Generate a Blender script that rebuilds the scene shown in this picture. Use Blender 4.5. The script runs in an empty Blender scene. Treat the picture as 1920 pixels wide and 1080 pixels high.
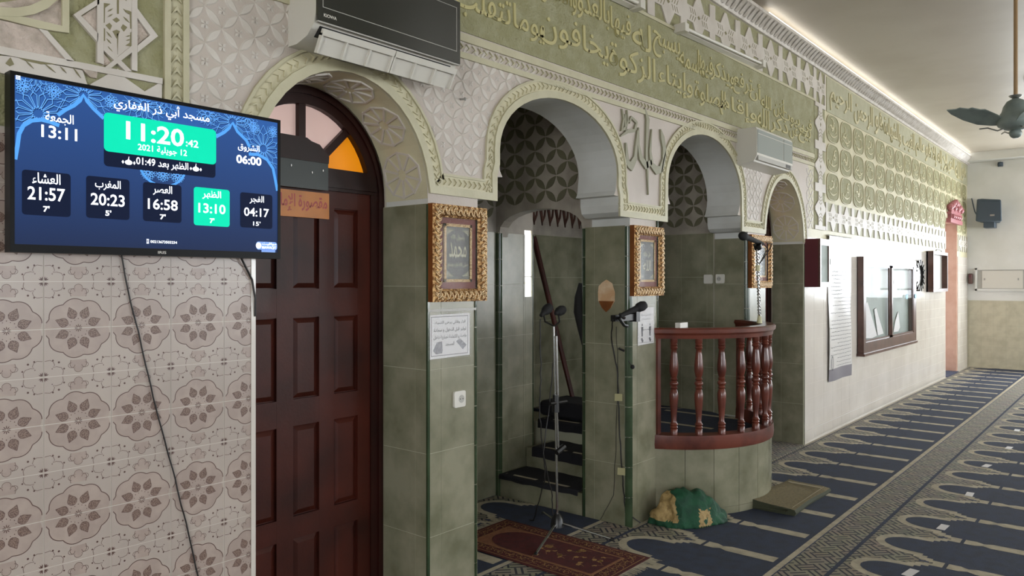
import bpy, bmesh, math, random, re, unicodedata
from mathutils import Vector, Matrix, noise
random.seed(7)
SC = bpy.context.scene
COL = SC.collection
R = math.radians

# ------------------------------------------------------------------ camera, world, light, exposure
CAM_Z = 1.635; FOC = 1420.0; CA = math.cos(R(40)); SA = math.sin(R(40)); HY = 527
cam_d = bpy.data.cameras.new('camera'); cam = bpy.data.objects.new('camera', cam_d); COL.objects.link(cam)
cam.location = (0, 0, CAM_Z); cam.rotation_euler = (R(90), 0, R(-50))
cam_d.sensor_width = 36; cam_d.lens = FOC / 1920 * 36; cam_d.shift_y = -13 / 1920; cam_d.clip_start = .05; cam_d.clip_end = 200
SC.camera = cam

w = bpy.data.worlds.new('daylight'); SC.world = w; w.use_nodes = True
nt = w.node_tree; nt.nodes['Background'].inputs[0].default_value = (.78, .88, 1, 1); nt.nodes['Background'].inputs[1].default_value = 9.0

def area(name, loc, rot, sx, sy, power, color=(1, 1, 1)):
    l = bpy.data.lights.new(name, 'AREA'); l.shape = 'RECTANGLE'; l.size = sx; l.size_y = sy; l.energy = power; l.color = color
    o = bpy.data.objects.new(name, l); COL.objects.link(o); o.location = loc; o.rotation_euler = rot
    return o
# daylight entering through the window openings of the hall (lights sit in the openings)
FARWIN = [(0.02, 1.62), (-3.2, -1.4), (-6.2, -4.4)]          # y ranges in the far wall
BACKWIN = [(-3.0, -1.0), (1.5, 3.5), (6.0, 8.0), (10.5, 12.5), (14, 15.6)]  # x ranges in the back wall
for i, (a, b) in enumerate(FARWIN):
    area('window_light', (16.55, (a + b) / 2, 2.05), (0, R(90), 0), 1.5, b - a, (120, 75, 50)[i], (.93, .97, 1))
for a, b in BACKWIN:
    area('window_light', ((a + b) / 2, -6.75, 1.95), (R(90), 0, 0), b - a, 1.8, (190 if a > 13 else 150 if a > 9 else 75 if a > 5 else 38 if a > 0 else 14), (1, .98, .95))
area('window_light', (-3.9, -1.5, 1.95), (0, R(-90), 0), 1.7, 2.4, 135, (1, .96, .9))
SC.view_settings.view_transform = 'Standard'; SC.view_settings.look = 'None'
SC.view_settings.exposure = 0.0; SC.view_settings.gamma = 1.0; SC.view_settings.use_curve_mapping = False

# ------------------------------------------------------------------ helpers
def lin(h):
    h = h.lstrip('#'); out = []
    for i in (0, 2, 4):
        c = int(h[i:i + 2], 16) / 255
        out.append(c / 12.92 if c <= .04045 else ((c + .055) / 1.055) ** 2.4)
    return (*out, 1)

def mat(name, col, rough=.6, col2=None, nscale=4, spread=(.4, .65), bump=0, bscale=60, metal=0, emit=0, spec=.5,
        var=0, coat=0, alpha=1, trans=0, detail=4):
    m = bpy.data.materials.new(name); m.use_nodes = True; n = m.node_tree.nodes; L = m.node_tree.links
    b = n['Principled BSDF']; b.inputs['Roughness'].default_value = rough; b.inputs['Metallic'].default_value = metal
    b.inputs['Specular IOR Level'].default_value = spec; b.inputs['Coat Weight'].default_value = coat
    b.inputs['Transmission Weight'].default_value = trans; b.inputs['Alpha'].default_value = alpha
    b.inputs['Base Color'].default_value = lin(col)
    tc = n.new('ShaderNodeTexCoord'); geo = n.new('ShaderNodeNewGeometry')
    src = None
    if col2:
        nz = n.new('ShaderNodeTexNoise'); nz.inputs['Scale'].default_value = nscale; nz.inputs['Detail'].default_value = detail
        L.new(geo.outputs['Position'], nz.inputs['Vector'])
        cr = n.new('ShaderNodeValToRGB'); cr.color_ramp.elements[0].position = spread[0]; cr.color_ramp.elements[1].position = spread[1]
        cr.color_ramp.elements[0].color = lin(col); cr.color_ramp.elements[1].color = lin(col2)
        L.new(nz.outputs['Fac'], cr.inputs['Fac']); src = cr.outputs['Color']
    if var:
        oi = n.new('ShaderNodeObjectInfo'); mr = n.new('ShaderNodeMapRange')
        mr.inputs['To Min'].default_value = 1 - var; mr.inputs['To Max'].default_value = 1 + var
        L.new(oi.outputs['Random'], mr.inputs['Value'])
        hs = n.new('ShaderNodeHueSaturation'); L.new(mr.outputs['Result'], hs.inputs['Value'])
        if src: L.new(src, hs.inputs['Color'])
        else: hs.inputs['Color'].default_value = lin(col)
        src = hs.outputs['Color']
    if src: L.new(src, b.inputs['Base Color'])
    if bump:
        nb = n.new('ShaderNodeTexNoise'); nb.inputs['Scale'].default_value = bscale; nb.inputs['Detail'].default_value = 3
        L.new(geo.outputs['Position'], nb.inputs['Vector'])
        bp = n.new('ShaderNodeBump'); bp.inputs['Strength'].default_value = bump; bp.inputs['Distance'].default_value = .01
        L.new(nb.outputs['Fac'], bp.inputs['Height']); L.new(bp.outputs['Normal'], b.inputs['Normal'])
    if emit:
        b.inputs['Emission Strength'].default_value = emit
        if src: L.new(src, b.inputs['Emission Color'])
        else: b.inputs['Emission Color'].default_value = lin(col)
    return m

M = {}
def mk(k, *a, **kw): M[k] = mat(k, *a, **kw)
mk('plaster', '#c0b6ad', .55, '#b5aba1', 3, bump=.12, bscale=90)
mk('relief_white', '#cac4bc', .5, '#c0b9b0', 6, bump=.1, bscale=40)
mk('rough_pink', '#c4b6ab', .7, '#a89c90', 25, bump=1, bscale=60)
mk('olive', '#8d8b66', .7, '#9a9878', 12, bump=.9, bscale=70)
mk('olive_light', '#a3a187', .6, '#abaa90', 10, bump=.4, bscale=60)
mk('yellow_band', '#bdb89c', .5, '#b3ae91', 8, bump=.1)
mk('cream', '#c9c3a4', .5, '#bdb79a', 5, bump=.15, bscale=50)
mk('letter', '#b6ae7c', .6)
mk('letter_pale', '#c4bd98', .5)
mk('intrados', '#d2d3d0', .5, '#c6c6c1', 3, bump=.1)
mk('lattice_wall', '#aaa296', .6, '#8f877d', 5, bump=.15)
mk('lattice_leaf', '#625f4b', .6, '#6b6850', 8)
mk('allah', '#8e8c76', .5)
mk('carved', '#7d7758', .7)
mk('green_tile', '#8b8873', .27, '#6c6c56', 5.5, (.36, .68), bump=.03, bscale=20, var=.05, detail=7)
mk('trim_tile', '#2f3d2a', .15, '#3a4a33', 6, var=.08)
mk('grout', '#a9a993', .8); mk('tile_joint', '#c4bdb2', .7)
mk('white_tile', '#cbc4ba', .14, '#d3cdc4', 2.5, bump=.05, bscale=14, var=.012)
mk('tile_base', '#a89c93', .28, '#b0a49a', 3, bump=.03, bscale=12, var=.02)
mk('tile_pink', '#9f8f86', .3, '#a9998f', 20)
mk('tile_line', '#58403a', .35)
mk('tile_leaf', '#8b766b', .35, '#5f4a42', 330, (.45, .55))
mk('beige_tile', '#c3bda6', .3, '#b5af98', 8, var=.02)
mk('pink_tile', '#d9b3a1', .35, '#cfa592', 6)
mk('maroon', '#5a222a', .35); mk('capital_red', '#a5646a', .4)
mk('ceiling', '#beb6a8', .45, '#b4ab9c', 1.2, bump=.08, bscale=8)
mk('white_paint', '#dcdcd8', .5, '#d2d2cc', 2)
mk('cornice', '#d5d0ca', .4, '#c2bcb4', 14, bump=.1)
mk('led', '#f6f3ec', .5, emit=4)  # added glow for the bright reflection along the cornice top
mk('wood', '#471c12', .42, '#2a100a', 3.5, (.35, .7), bump=.06, bscale=80, coat=.05, spec=.25)
mk('wood_dark', '#2c110c', .4, '#1e0b08', 4, coat=.05, spec=.25)
mk('rail_wood', '#6b3527', .3, '#4a2018', 6, coat=.15)
mk('brown', '#5c3d33', .3, '#4a2f27', 8)
mk('black', '#121213', .35); mk('black_gloss', '#16161a', .1, coat=.5); mk('dark_green', '#10201c', .4)
mk('matt_black', '#161617', .8); mk('rubber', '#0d0d0e', .6)
mk('ac_black', '#1c1f19', .12, coat=.6); mk('plastic', '#d2cfc6', .35); mk('plastic_grey', '#a9a7a0', .4); mk('plastic_dim', '#7f8781', .3)
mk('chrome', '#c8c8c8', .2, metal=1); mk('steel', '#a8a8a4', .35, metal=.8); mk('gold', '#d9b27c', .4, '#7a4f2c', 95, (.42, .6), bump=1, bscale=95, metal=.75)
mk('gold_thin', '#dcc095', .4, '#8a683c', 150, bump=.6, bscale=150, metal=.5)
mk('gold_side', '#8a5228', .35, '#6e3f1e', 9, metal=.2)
mk('mat_maroon', '#7a4038', .6); mk('picture_black', '#2b2c26', .4, '#3c3d33', 14); mk('gold_ink', '#a8a487', .4)
mk('paper', '#d6d4d4', .6); mk('ink', '#55555a', .7); mk('ink_dark', '#3c3c40', .7); mk('photo_grey', '#8d8c90', .7, '#a5a4a8', 60)
mk('orange', '#c8771a', .4, '#b86c18', 9, bump=.05); mk('red_paint', '#a5301c', .4)
mk('orange_glass', '#e58a10', .25, emit=.5); mk('pink_glass', '#d3b4ac', .25, '#dbc0b8', 4, emit=.42)  # fanlight panes emit a little themselves, as if lit from behind
mk('slit_glass', '#dfe4e2', .3, '#9f8a58', 24, (.5, .75), emit=2.6)  # daylight behind the slit is put into the pane as glow
mk('velvet', '#0f4a2e', .75, '#0a3a26', 18, bump=.5, bscale=60); mk('fringe', '#a98f5e', .7, '#8a7346', 40, bump=.6, bscale=120)
mk('rug_back', '#7d7150', .95, '#6c6145', 60, bump=.8, bscale=220); mk('rug_back_line', '#a2977c', .9); mk('rug_edge', '#3a3d2c', .9)
mk('rug_red', '#531412', .95, '#451010', 30, bump=.6, bscale=300); mk('rug_tan', '#8a5a3c', .95, '#7c4e34', 40); mk('rug_gold', '#a8804c', .95); mk('rug_deep', '#3c0e0d', .95)
mk('carpet_blue', '#1b2943', .95, '#152036', 14, bump=.7, bscale=260); mk('carpet_cream', '#b9af96', .95, '#a39983', 16, bump=.6, bscale=240)
mk('carpet_edge', '#202a48', .95); mk('carpet_dark', '#15151b', .95)
mk('tan_break', '#c8a078', .9, '#d8c0a0', 14, bump=.5); mk('tape', '#b9b48a', .4); mk('cable', '#191717', .5); mk('white_cable', '#c8c8bc', .5)
mk('fan_grey', '#8f9c99', .45, '#7d8a88', 9, metal=.2); mk('fan_rod', '#a88a64', .4); mk('speaker_grey', '#3f4c57', .6)  # fan grey is lightened to put haze into its colour
mk('glass', '#8a908e', .03, alpha=.06, spec=.35); mk('plastic_film', '#e6e6e6', .08, alpha=.06, bump=.6, bscale=34, spec=.6)
mk('case_inside', '#8f9a92', .6, '#7c877f', 2); mk('blue_sticker', '#4f9ccc', .5)
mk('banner', '#cfccc8', .3, bump=.25, bscale=5); mk('banner_band', '#77737a', .35)
mk('outdoor', '#b8b0a0', .9)
mk('tv_body', '#0e0f10', .4, spec=.2); mk('bezel_black', '#0b0b0c', .35, spec=.12); mk('tv_white', '#f4f8ff', .4, emit=1.0, spec=.1); mk('tv_green', '#00c49c', .5, emit=.75, spec=.1)
mk('tv_line', '#5f9ad4', .5, emit=.8, spec=.1); mk('tv_ribbon', '#4c90d6', .5, emit=.7, spec=.1); mk('tv_card', '#0a1530', .5, emit=.4, spec=.1); mk('tv_shadow', '#14305f', .5, emit=.4, spec=.1)
mk('tv_blue', '#274f8c', .5, emit=.75, spec=.1); mk('tv_logo', '#7fa0dc', .6, emit=.5, spec=.1); mk('tv_faint', '#2c4f8e', .3, emit=.5)

def screen_mat():
    m = bpy.data.materials.new('tv_screen'); m.use_nodes = True; n = m.node_tree.nodes; L = m.node_tree.links; b = n['Principled BSDF']
    g = n.new('ShaderNodeNewGeometry'); s = n.new('ShaderNodeSeparateXYZ'); L.new(g.outputs['Position'], s.inputs[0])
    mr = n.new('ShaderNodeMapRange'); mr.inputs['From Min'].default_value = 1.73; mr.inputs['From Max'].default_value = 2.2; L.new(s.outputs['Z'], mr.inputs['Value'])
    cr = n.new('ShaderNodeValToRGB'); e = cr.color_ramp.elements; e[0].color = lin('#1c2c52'); e[1].color = lin('#2b569c'); L.new(mr.outputs[0], cr.inputs[0])
    b.inputs['Base Color'].default_value = lin('#0a0f1a'); b.inputs['Roughness'].default_value = .5; b.inputs['Specular IOR Level'].default_value = .15
    L.new(cr.outputs[0], b.inputs['Emission Color']); b.inputs['Emission Strength'].default_value = .85
    return m
M['tv_screen'] = screen_mat()

def weave_mat():
    m = bpy.data.materials.new('carpet_weave'); m.use_nodes = True; n = m.node_tree.nodes; L = m.node_tree.links; b = n['Principled BSDF']
    b.inputs['Roughness'].default_value = .95
    g = n.new('ShaderNodeNewGeometry'); mp = n.new('ShaderNodeMapping'); mp.inputs['Rotation'].default_value = (0, 0, R(45)); L.new(g.outputs['Position'], mp.inputs['Vector'])
    s = n.new('ShaderNodeSeparateXYZ'); L.new(mp.outputs[0], s.inputs[0])
    ck = n.new('ShaderNodeTexChecker'); ck.inputs['Scale'].default_value = 11; L.new(mp.outputs[0], ck.inputs['Vector'])
    def wave(sock, f):
        a = n.new('ShaderNodeMath'); a.operation = 'MULTIPLY'; a.inputs[1].default_value = f; L.new(sock, a.inputs[0])
        c = n.new('ShaderNodeMath'); c.operation = 'SINE'; L.new(a.outputs[0], c.inputs[0]); return c.outputs[0]
    wx = wave(s.outputs['X'], 2 * math.pi * 27.5); wy = wave(s.outputs['Y'], 2 * math.pi * 27.5)
    mx = n.new('ShaderNodeMix'); mx.data_type = 'FLOAT'; L.new(ck.outputs['Fac'], mx.inputs[0]); L.new(wx, mx.inputs[2]); L.new(wy, mx.inputs[3])
    cr = n.new('ShaderNodeValToRGB'); cr.color_ramp.interpolation = 'CONSTANT'; e = cr.color_ramp.elements
    mr = n.new('ShaderNodeMapRange'); mr.inputs['From Min'].default_value = -1; L.new(mx.outputs[0], mr.inputs['Value']); L.new(mr.outputs[0], cr.inputs[0])
    e[0].color = lin('#24252c'); e[1].position = .30; e[1].color = lin('#928a76')
    nz = n.new('ShaderNodeTexNoise'); nz.inputs['Scale'].default_value = 9; L.new(g.outputs['Position'], nz.inputs['Vector'])
    hs = n.new('ShaderNodeMix'); hs.data_type = 'RGBA'; hs.blend_type = 'MULTIPLY'; hs.inputs[0].default_value = .35
    L.new(cr.outputs[0], hs.inputs[6]); L.new(nz.outputs['Color'], hs.inputs[7]); L.new(hs.outputs[2], b.inputs['Base Color'])
    return m
M['weave'] = weave_mat()
for k_ in ('carpet_blue', 'carpet_cream', 'weave', 'carpet_edge'):
    b_ = M[k_].node_tree.nodes['Principled BSDF']; b_.inputs['Sheen Weight'].default_value = .05; b_.inputs['Sheen Roughness'].default_value = .35

def FW(Y): return lambda u, v, w: (u, Y - w, v)      # on a wall that faces the hall (-Y)
def FX(X): return lambda u, v, w: (X - w, u, v)      # on a wall that faces -X
def FF(z): return lambda u, v, w: (u, v, z + w)      # on a floor
def W(px, py, Y=2.63):                               # measured point of the photograph on the wall plane, in metres
    k = (px - 960) / FOC; X = Y * (CA + k * SA) / (SA - k * CA); d = X * CA + Y * SA
    return (X, CAM_Z + (HY - py) / FOC * d)

class MB:
    def __init__(s): s.v = []; s.f = []; s.m = []
    def add(s, vs, fs, mi=0):
        b = len(s.v); s.v += [tuple(p) for p in vs]; s.f += [tuple(b + i for i in f) for f in fs]; s.m += [mi] * len(fs); return s
    def box(s, x0, x1, y0, y1, z0, z1, mi=0):
        return s.add([(x, y, z) for z in (z0, z1) for y in (y0, y1) for x in (x0, x1)],
                     [(0, 2, 3, 1), (4, 5, 7, 6), (0, 1, 5, 4), (2, 6, 7, 3), (0, 4, 6, 2), (1, 3, 7, 5)], mi)
    def fbox(s, fr, u0, u1, v0, v1, w0, w1, mi=0): return s.prism([(u0, v0), (u1, v0), (u1, v1), (u0, v1)], fr, w0, w1, mi)
    def prism(s, poly, fr, w0, w1, mi=0, side=None):
        n = len(poly); b = len(s.v)
        s.v += [fr(u, v, w0) for u, v in poly] + [fr(u, v, w1) for u, v in poly]
        s.f += [tuple(b + i for i in range(n - 1, -1, -1)), tuple(b + n + i for i in range(n))]; s.m += [mi, mi]
        for i in range(n):
            j = (i + 1) % n; s.f.append((b + i, b + j, b + n + j, b + n + i)); s.m.append(mi if side is None else side)
        return s
    def flat(s, poly, fr, w, mi=0): return s.add([fr(u, v, w) for u, v in poly], [tuple(range(len(poly)))], mi)
    def ribbon(s, pts, fr, w0, w1=None, mi=0, wd=None):   # pts (u, v, width)
        n = len(pts); P = [Vector(p[:2]) for p in pts]; Ls = []; Rs = []
        for i in range(n):
            t = P[min(i + 1, n - 1)] - P[max(i - 1, 0)]
            if t.length < 1e-9: t = Vector((1, 0))
            t.normalize(); nn = Vector((-t.y, t.x)); h = (wd if wd else pts[i][2]) / 2
            Ls.append(P[i] + nn * h); Rs.append(P[i] - nn * h)
        if w1 is None:
            s.add([fr(a.x, a.y, w0) for a in Ls + Rs], [(i, i + 1, n + i + 1, n + i) for i in range(n - 1)], mi)
        else:
            for i in range(n - 1): s.prism([tuple(Ls[i]), tuple(Ls[i + 1]), tuple(Rs[i + 1]), tuple(Rs[i])], fr, w0, w1, mi)
        return s
    def tube(s, path, r, n=8, mi=0, cap=True):
        P = [Vector(p) for p in path]; rs = r if isinstance(r, (list, tuple)) else [r] * len(P); b = len(s.v)
        up = None
        for i, p in enumerate(P):
            t = (P[min(i + 1, len(P) - 1)] - P[max(i - 1, 0)]).normalized()
            a = Vector((0, 0, 1)) if abs(t.z) < .9 else Vector((1, 0, 0))
            if up is None: up = t.cross(a).normalized()
            up = (up - t * up.dot(t)).normalized(); q = t.cross(up)
            for k in range(n):
                an = 2 * math.pi * k / n; s.v.append(tuple(p + (up * math.cos(an) + q * math.sin(an)) * rs[i]))
        for i in range(len(P) - 1):
            for k in range(n):
                k2 = (k + 1) % n; s.f.append((b + i * n + k, b + i * n + k2, b + (i + 1) * n + k2, b + (i + 1) * n + k)); s.m.append(mi)
        if cap:
            e = b + (len(P) - 1) * n
            s.f += [tuple(b + k for k in range(n - 1, -1, -1)), tuple(e + k for k in range(n))]; s.m += [mi, mi]
        return s
    def lathe(s, prof, c=(0, 0, 0), n=16, mi=0):          # prof (r, z)
        b = len(s.v)
        for r, z in prof:
            for k in range(n):
                a = 2 * math.pi * k / n; s.v.append((c[0] + r * math.cos(a), c[1] + r * math.sin(a), c[2] + z))
        for i in range(len(prof) - 1):
            for k in range(n):
                k2 = (k + 1) % n; s.f.append((b + i * n + k, b + i * n + k2, b + (i + 1) * n + k2, b + (i + 1) * n + k)); s.m.append(mi)
        e = b + (len(prof) - 1) * n
        s.f += [tuple(b + k for k in range(n - 1, -1, -1)), tuple(e + k for k in range(n))]; s.m += [mi, mi]
        return s
    def ball(s, c, r, n=12, mi=0, sq=(1, 1, 1)):
        b0 = len(s.v); pr = [(r * math.sin(math.pi * i / 8), -r * math.cos(math.pi * i / 8)) for i in range(1, 8)]
        s.lathe(pr, (0, 0, 0), n, mi)
        for i in range(b0, len(s.v)):
            x, y, z = s.v[i]; s.v[i] = (c[0] + x * sq[0], c[1] + y * sq[1], c[2] + z * sq[2])
        return s
    def text(s, txt, fr, u0, u1, v0, v1=None, w=.0005, ext=0, mi=0, bold=0, anchor='c'):
        # fits txt to u0..u1; with v1 None keeps the aspect and centres on v0
        vs, fs = tmesh(txt, bold, ext > 0)
        xs = [p[0] for p in vs]; ys = [p[1] for p in vs]; x0, x1, y0, y1 = min(xs), max(xs), min(ys), max(ys)
        su = (u1 - u0) / (x1 - x0)
        if v1 is None: h = (y1 - y0) * su; v0, v1 = v0 - h / 2, v0 + h / 2
        sv = (v1 - v0) / (y1 - y0)
        return s.add([fr(u0 + (x - x0) * su, v0 + (y - y0) * sv, w + (ext if z > 0 else 0)) for x, y, z in vs], fs, mi)
    def mesh(s, name, mats, smooth=None):
        me = bpy.data.meshes.new(name); me.from_pydata(s.v, [], s.f)
        for m_ in mats: me.materials.append(M[m_])
        me.polygons.foreach_set('material_index', s.m)
        bm = bmesh.new(); bm.from_mesh(me); bmesh.ops.recalc_face_normals(bm, faces=bm.faces); bm.to_mesh(me); bm.free()
        if smooth:
            me.polygons.foreach_set('use_smooth', [True] * len(me.polygons)); me.set_sharp_from_angle(angle=R(smooth))
        me.update(); return me

def link(name, me, parent=None, label=None, cat=None, group=None, kind=None, loc=None):
    o = bpy.data.objects.new(name, me); COL.objects.link(o)
    if parent: o.parent = parent
    if loc: o.location = loc
    if label: o['label'] = label
    if cat: o['category'] = cat
    if group: o['group'] = group
    if kind: o['kind'] = kind
    return o
def build(name, mb, mats, parent=None, label=None, cat=None, group=None, kind=None, loc=None, smooth=None):
    if isinstance(mats, str): mats = [mats]
    return link(name, mb.mesh(name, mats, smooth), parent, label, cat, group, kind, loc)
# a thing's root: geometry below is given in world coordinates, so children are shifted back by the root's place
class Thing:
    def __init__(s, name, base, label=None, cat=None, group=None, kind=None):
        s.o = link(name, None, None, label, cat, group, kind, base); s.base = Vector(base)
    def part(s, name, mb, mats, parent=None, label=None, kind=None, smooth=None):
        if parent is None: mb.v = [tuple(Vector(p) - s.base) for p in mb.v]; par = s.o
        else: mb.v = [tuple(Vector(p) - s.base) for p in mb.v]; par = parent
        return build(name, mb, mats, par, label, kind=kind, smooth=smooth)

# Arabic shaping into presentation forms (the built-in font has the glyphs)
AF = {}
for cp in range(0xFE70, 0xFEFD):
    dd = unicodedata.decomposition(chr(cp)).split()
    if dd and dd[0] in ('<isolated>', '<initial>', '<medial>', '<final>'): AF[(dd[0][1:-1], ''.join(chr(int(x, 16)) for x in dd[1:]))] = chr(cp)
def shape(t):
    if not re.search('[\u0600-\u06ff]', t): return t
    lig = {'ا': '\ue000', 'أ': '\ue001', 'إ': '\ue002', 'آ': '\ue003'}; back = {v: 'ل' + k for k, v in lig.items()}
    for a, b in lig.items(): t = t.replace('ل' + a, b)
    L = [back.get(c, c) for c in t]; out = []
    for i, c in enumerate(L):
        if ('isolated', c) not in AF: out.append(c); continue
        pv = i > 0 and ('initial', L[i - 1]) in AF; nx = i + 1 < len(L) and ('final', L[i + 1]) in AF and ('initial', c) in AF
        out.append(AF.get(('medial' if pv and nx else 'final' if pv else 'initial' if nx else 'isolated', c), c))
    r = ''.join(out[::-1])
    return re.sub(r"[0-9:]+", lambda m_: m_.group(0)[::-1], r)
_tc = {}
def tmesh(t, bold=0, ext=False):
    k = (t, bold, ext)
    if k not in _tc:
        cu = bpy.data.curves.new('writing', 'FONT'); cu.body = shape(t); cu.size = 1; cu.resolution_u = 3; cu.offset = bold
        if ext: cu.extrude = .02
        o = bpy.data.objects.new('writing', cu); COL.objects.link(o); bpy.context.view_layer.update()
        me = bpy.data.meshes.new_from_object(o)
        _tc[k] = ([tuple(v.co) for v in me.vertices], [tuple(p.vertices) for p in me.polygons])
        bpy.data.objects.remove(o); bpy.data.curves.remove(cu); bpy.data.meshes.remove(me)
    return _tc[k]

def rrect(u0, u1, v0, v1, r, n=4):
    out = []
    for cx, cy, a0 in ((u1 - r, v1 - r, 0), (u0 + r, v1 - r, 90), (u0 + r, v0 + r, 180), (u1 - r, v0 + r, 270)):
        for i in range(n + 1):
            a = R(a0 + 90 * i / n); out.append((cx + r * math.cos(a), cy + r * math.sin(a)))
    return out
def ell(cx, cy, rx, ry, n=16, a0=0): return [(cx + rx * math.cos(R(a0) + 2 * math.pi * i / n), cy + ry * math.sin(R(a0) + 2 * math.pi * i / n)) for i in range(n)]

WY = 2.63                                             # plane of the front wall
ZB = 2.055                                            # underside of the arch wall above the piers

# ------------------------------------------------------------------ arch outlines (x, z)
def door_arch(xc, h=.46, zs=2.03, top=2.53, n=20):
    return [(xc - h, zs)] + [(xc - h * math.cos(math.pi * i / n), zs + (top - zs) * math.sin(math.pi * i / n)) for i in range(1, n)] + [(xc + h, zs)]
def niche_arch(xc, ph, a, top, co, cu, n=22):
    left = [(-ph, ZB), (-co - .055, ZB + .004), (-co - .015, ZB + .03), (-co, ZB + .075), (-co, 2.185), (-cu, 2.188), (-cu - .02, 2.22), (-(a - .008), 2.28)]
    arc = [(-a * math.cos(math.pi * i / n), 2.33 + (top - 2.33) * math.sin(math.pi * i / n)) for i in range(0, n + 1)]
    return [(xc + x, z) for x, z in left + arc + [(-x, z) for x, z in left[::-1]]]
A1 = door_arch(2.05); A4 = door_arch(7.145, h=.485, top=2.6)
A2 = niche_arch(3.605, .745, .585, 2.695, .605, .55); A3 = niche_arch(5.49, .79, .64, 2.765, .645, .585)
P_A = (2.51, 2.85); P_B = (4.34, 4.70); P_C = (6.28, 6.66)

# ------------------------------------------------------------------ room shell
mb = MB(); mb.box(-4, 16.9, -7, 4.6, -.1, 0); build('floor', mb, 'outdoor', kind='structure')
mb = MB(); mb.box(-4.2, 16.9, -7.2, 4.6, 4.02, 4.2); build('ceiling', mb, 'ceiling', kind='structure')
out = [(-4, 0), (1.59, 0)] + A1 + [(2.51, 0), (2.85, 0)] + A2 + [(4.34, 0), (4.70, 0)] + A3 + [(6.28, 0), (6.66, 0)] + A4 + [(7.63, 0), (7.80, 0), (7.80, 4.02), (-4, 4.02)]
mb = MB(); mb.prism(out, FW(WY), 0, -.30, 0, 1)
wall_front = build('wall_front', mb, ['plaster', 'intrados'], kind='structure')
out = [(7.80, 0), (14.56, 0), (14.56, 2.66), (15.64, 2.66), (15.64, 0), (16.9, 0), (16.9, 4.02), (7.80, 4.02)]
mb = MB(); mb.prism(out, FW(WY), 0, -.30, 0, 1)
wall_far_part = build('wall_front_right', mb, ['cream', 'pink_tile'], kind='structure')

def wall_with_windows(name, lo, hi, wins, fr, th, z0, z1, m_):
    mb = MB(); cur = lo
    for a, b in sorted(wins):
        mb.fbox(fr, cur, a, 0, 4.02, 0, -th); mb.fbox(fr, a, b, 0, z0, 0, -th); mb.fbox(fr, a, b, z1, 4.02, 0, -th); cur = b
    mb.fbox(fr, cur, hi, 0, 4.02, 0, -th)
    return build(name, mb, m_, kind='structure')
wall_right = wall_with_windows('wall_right', -7, 2.95, FARWIN, FX(16.6), .25, 1.3, 2.8, 'white_paint')
wall_back = wall_with_windows('wall_back', -4.2, 16.85, BACKWIN, lambda u, v, w_: (u, -7 + w_, v), .25, 1.05, 2.85, 'white_paint')
wall_left = wall_with_windows('wall_left', -7, 4.6, [(-2.7, -.3)], lambda u, v, w_: (-4 + w_, u, v), .25, 1.1, 2.8, 'white_paint')
nwin = 1
for lo, hi, fr, z0, z1 in [(a, b, FX(16.7), 1.3, 2.8) for a, b in FARWIN] + [(a, b, (lambda u, v, w_: (u, -7.1 + w_, v)), 1.05, 2.85) for a, b in BACKWIN] + [(-2.7, -.3, (lambda u, v, w_: (-4.1 + w_, u, v)), 1.1, 2.8)]:
    nwin += 1
    wr = link('window_%d' % nwin, None, kind='structure')
    mb = MB()
    mb.fbox(fr, lo, lo + .06, z0, z1, 0, .05); mb.fbox(fr, hi - .06, hi, z0, z1, 0, .05); mb.fbox(fr, lo, hi, z0, z0 + .06, 0, .05); mb.fbox(fr, lo, hi, z1 - .06, z1, 0, .05)
    mb.fbox(fr, (lo + hi) / 2 - .03, (lo + hi) / 2 + .03, z0, z1, 0, .05); build('window_frame', mb, 'white_paint', wr)
# rooms behind the arches
def shell(name, boxes, m_):
    mb = MB()
    for b in boxes: mb.box(*b)
    return build(name, mb, m_, kind='structure')
shell('wall_recess_back', [(2.60, 4.34, 3.80, 3.95, 0, 3.2)], 'lattice_wall')
shell('wall_recess_left', [(2.60, 2.85, 2.93, 3.80, 0, 3.2)], 'lattice_wall')
shell('ceiling_recess', [(2.6, 6.5, 2.93, 4.5, 3.0, 3.2)], 'lattice_wall')
# partition between mihrab recess and pulpit, with the arched stair opening
top = [(3.0, 1.97)] + [(3.385 - .385 * math.cos(math.pi * i / 12), 1.97 + .19 * math.sin(math.pi * i / 12) ** .7) for i in range(1, 12)] + [(3.77, 1.97)]
mb = MB(); mb.prism([(2.93, 0), (3.0, 0)] + top + [(3.77, 0), (3.8, 0), (3.8, 3.0), (2.93, 3.0)], FX(4.34), 0, -.10)
wall_part = build('wall_recess_right', mb, 'lattice_wall', kind='structure')
shell('wall_stair', [(4.34, 4.68, 3.80, 3.9, 0, 3.0), (4.775, 4.79, 3.80, 4.3, 0, 3.0), (4.68, 4.775, 3.80, 3.9, 0, 1.51), (4.68, 4.775, 3.8, 3.9, 2.04, 3.0)], 'lattice_wall')
shell('wall_pulpit_back', [(4.77, 6.5, 4.30, 4.45, 0, 3.0)], 'lattice_wall')
shell('wall_pulpit_right', [(6.28, 6.43, 2.93, 4.3, 0, 3.0)], 'lattice_wall')
shell('wall_pier', [(4.441, 4.70, 2.931, 3.0, 0, 3.0)], 'lattice_wall')
# slit window in the stair; the pane itself glows in place of daylight
wr = link('window_1', None, kind='structure')
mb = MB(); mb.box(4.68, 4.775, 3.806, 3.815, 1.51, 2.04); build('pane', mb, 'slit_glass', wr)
mb = MB(); mb.box(4.68, 4.775, 3.80, 3.805, 1.665, 1.675); mb.box(4.68, 4.684, 3.80, 3.805, 1.51, 2.04); build('window_bar', mb, 'steel', wr)

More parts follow.
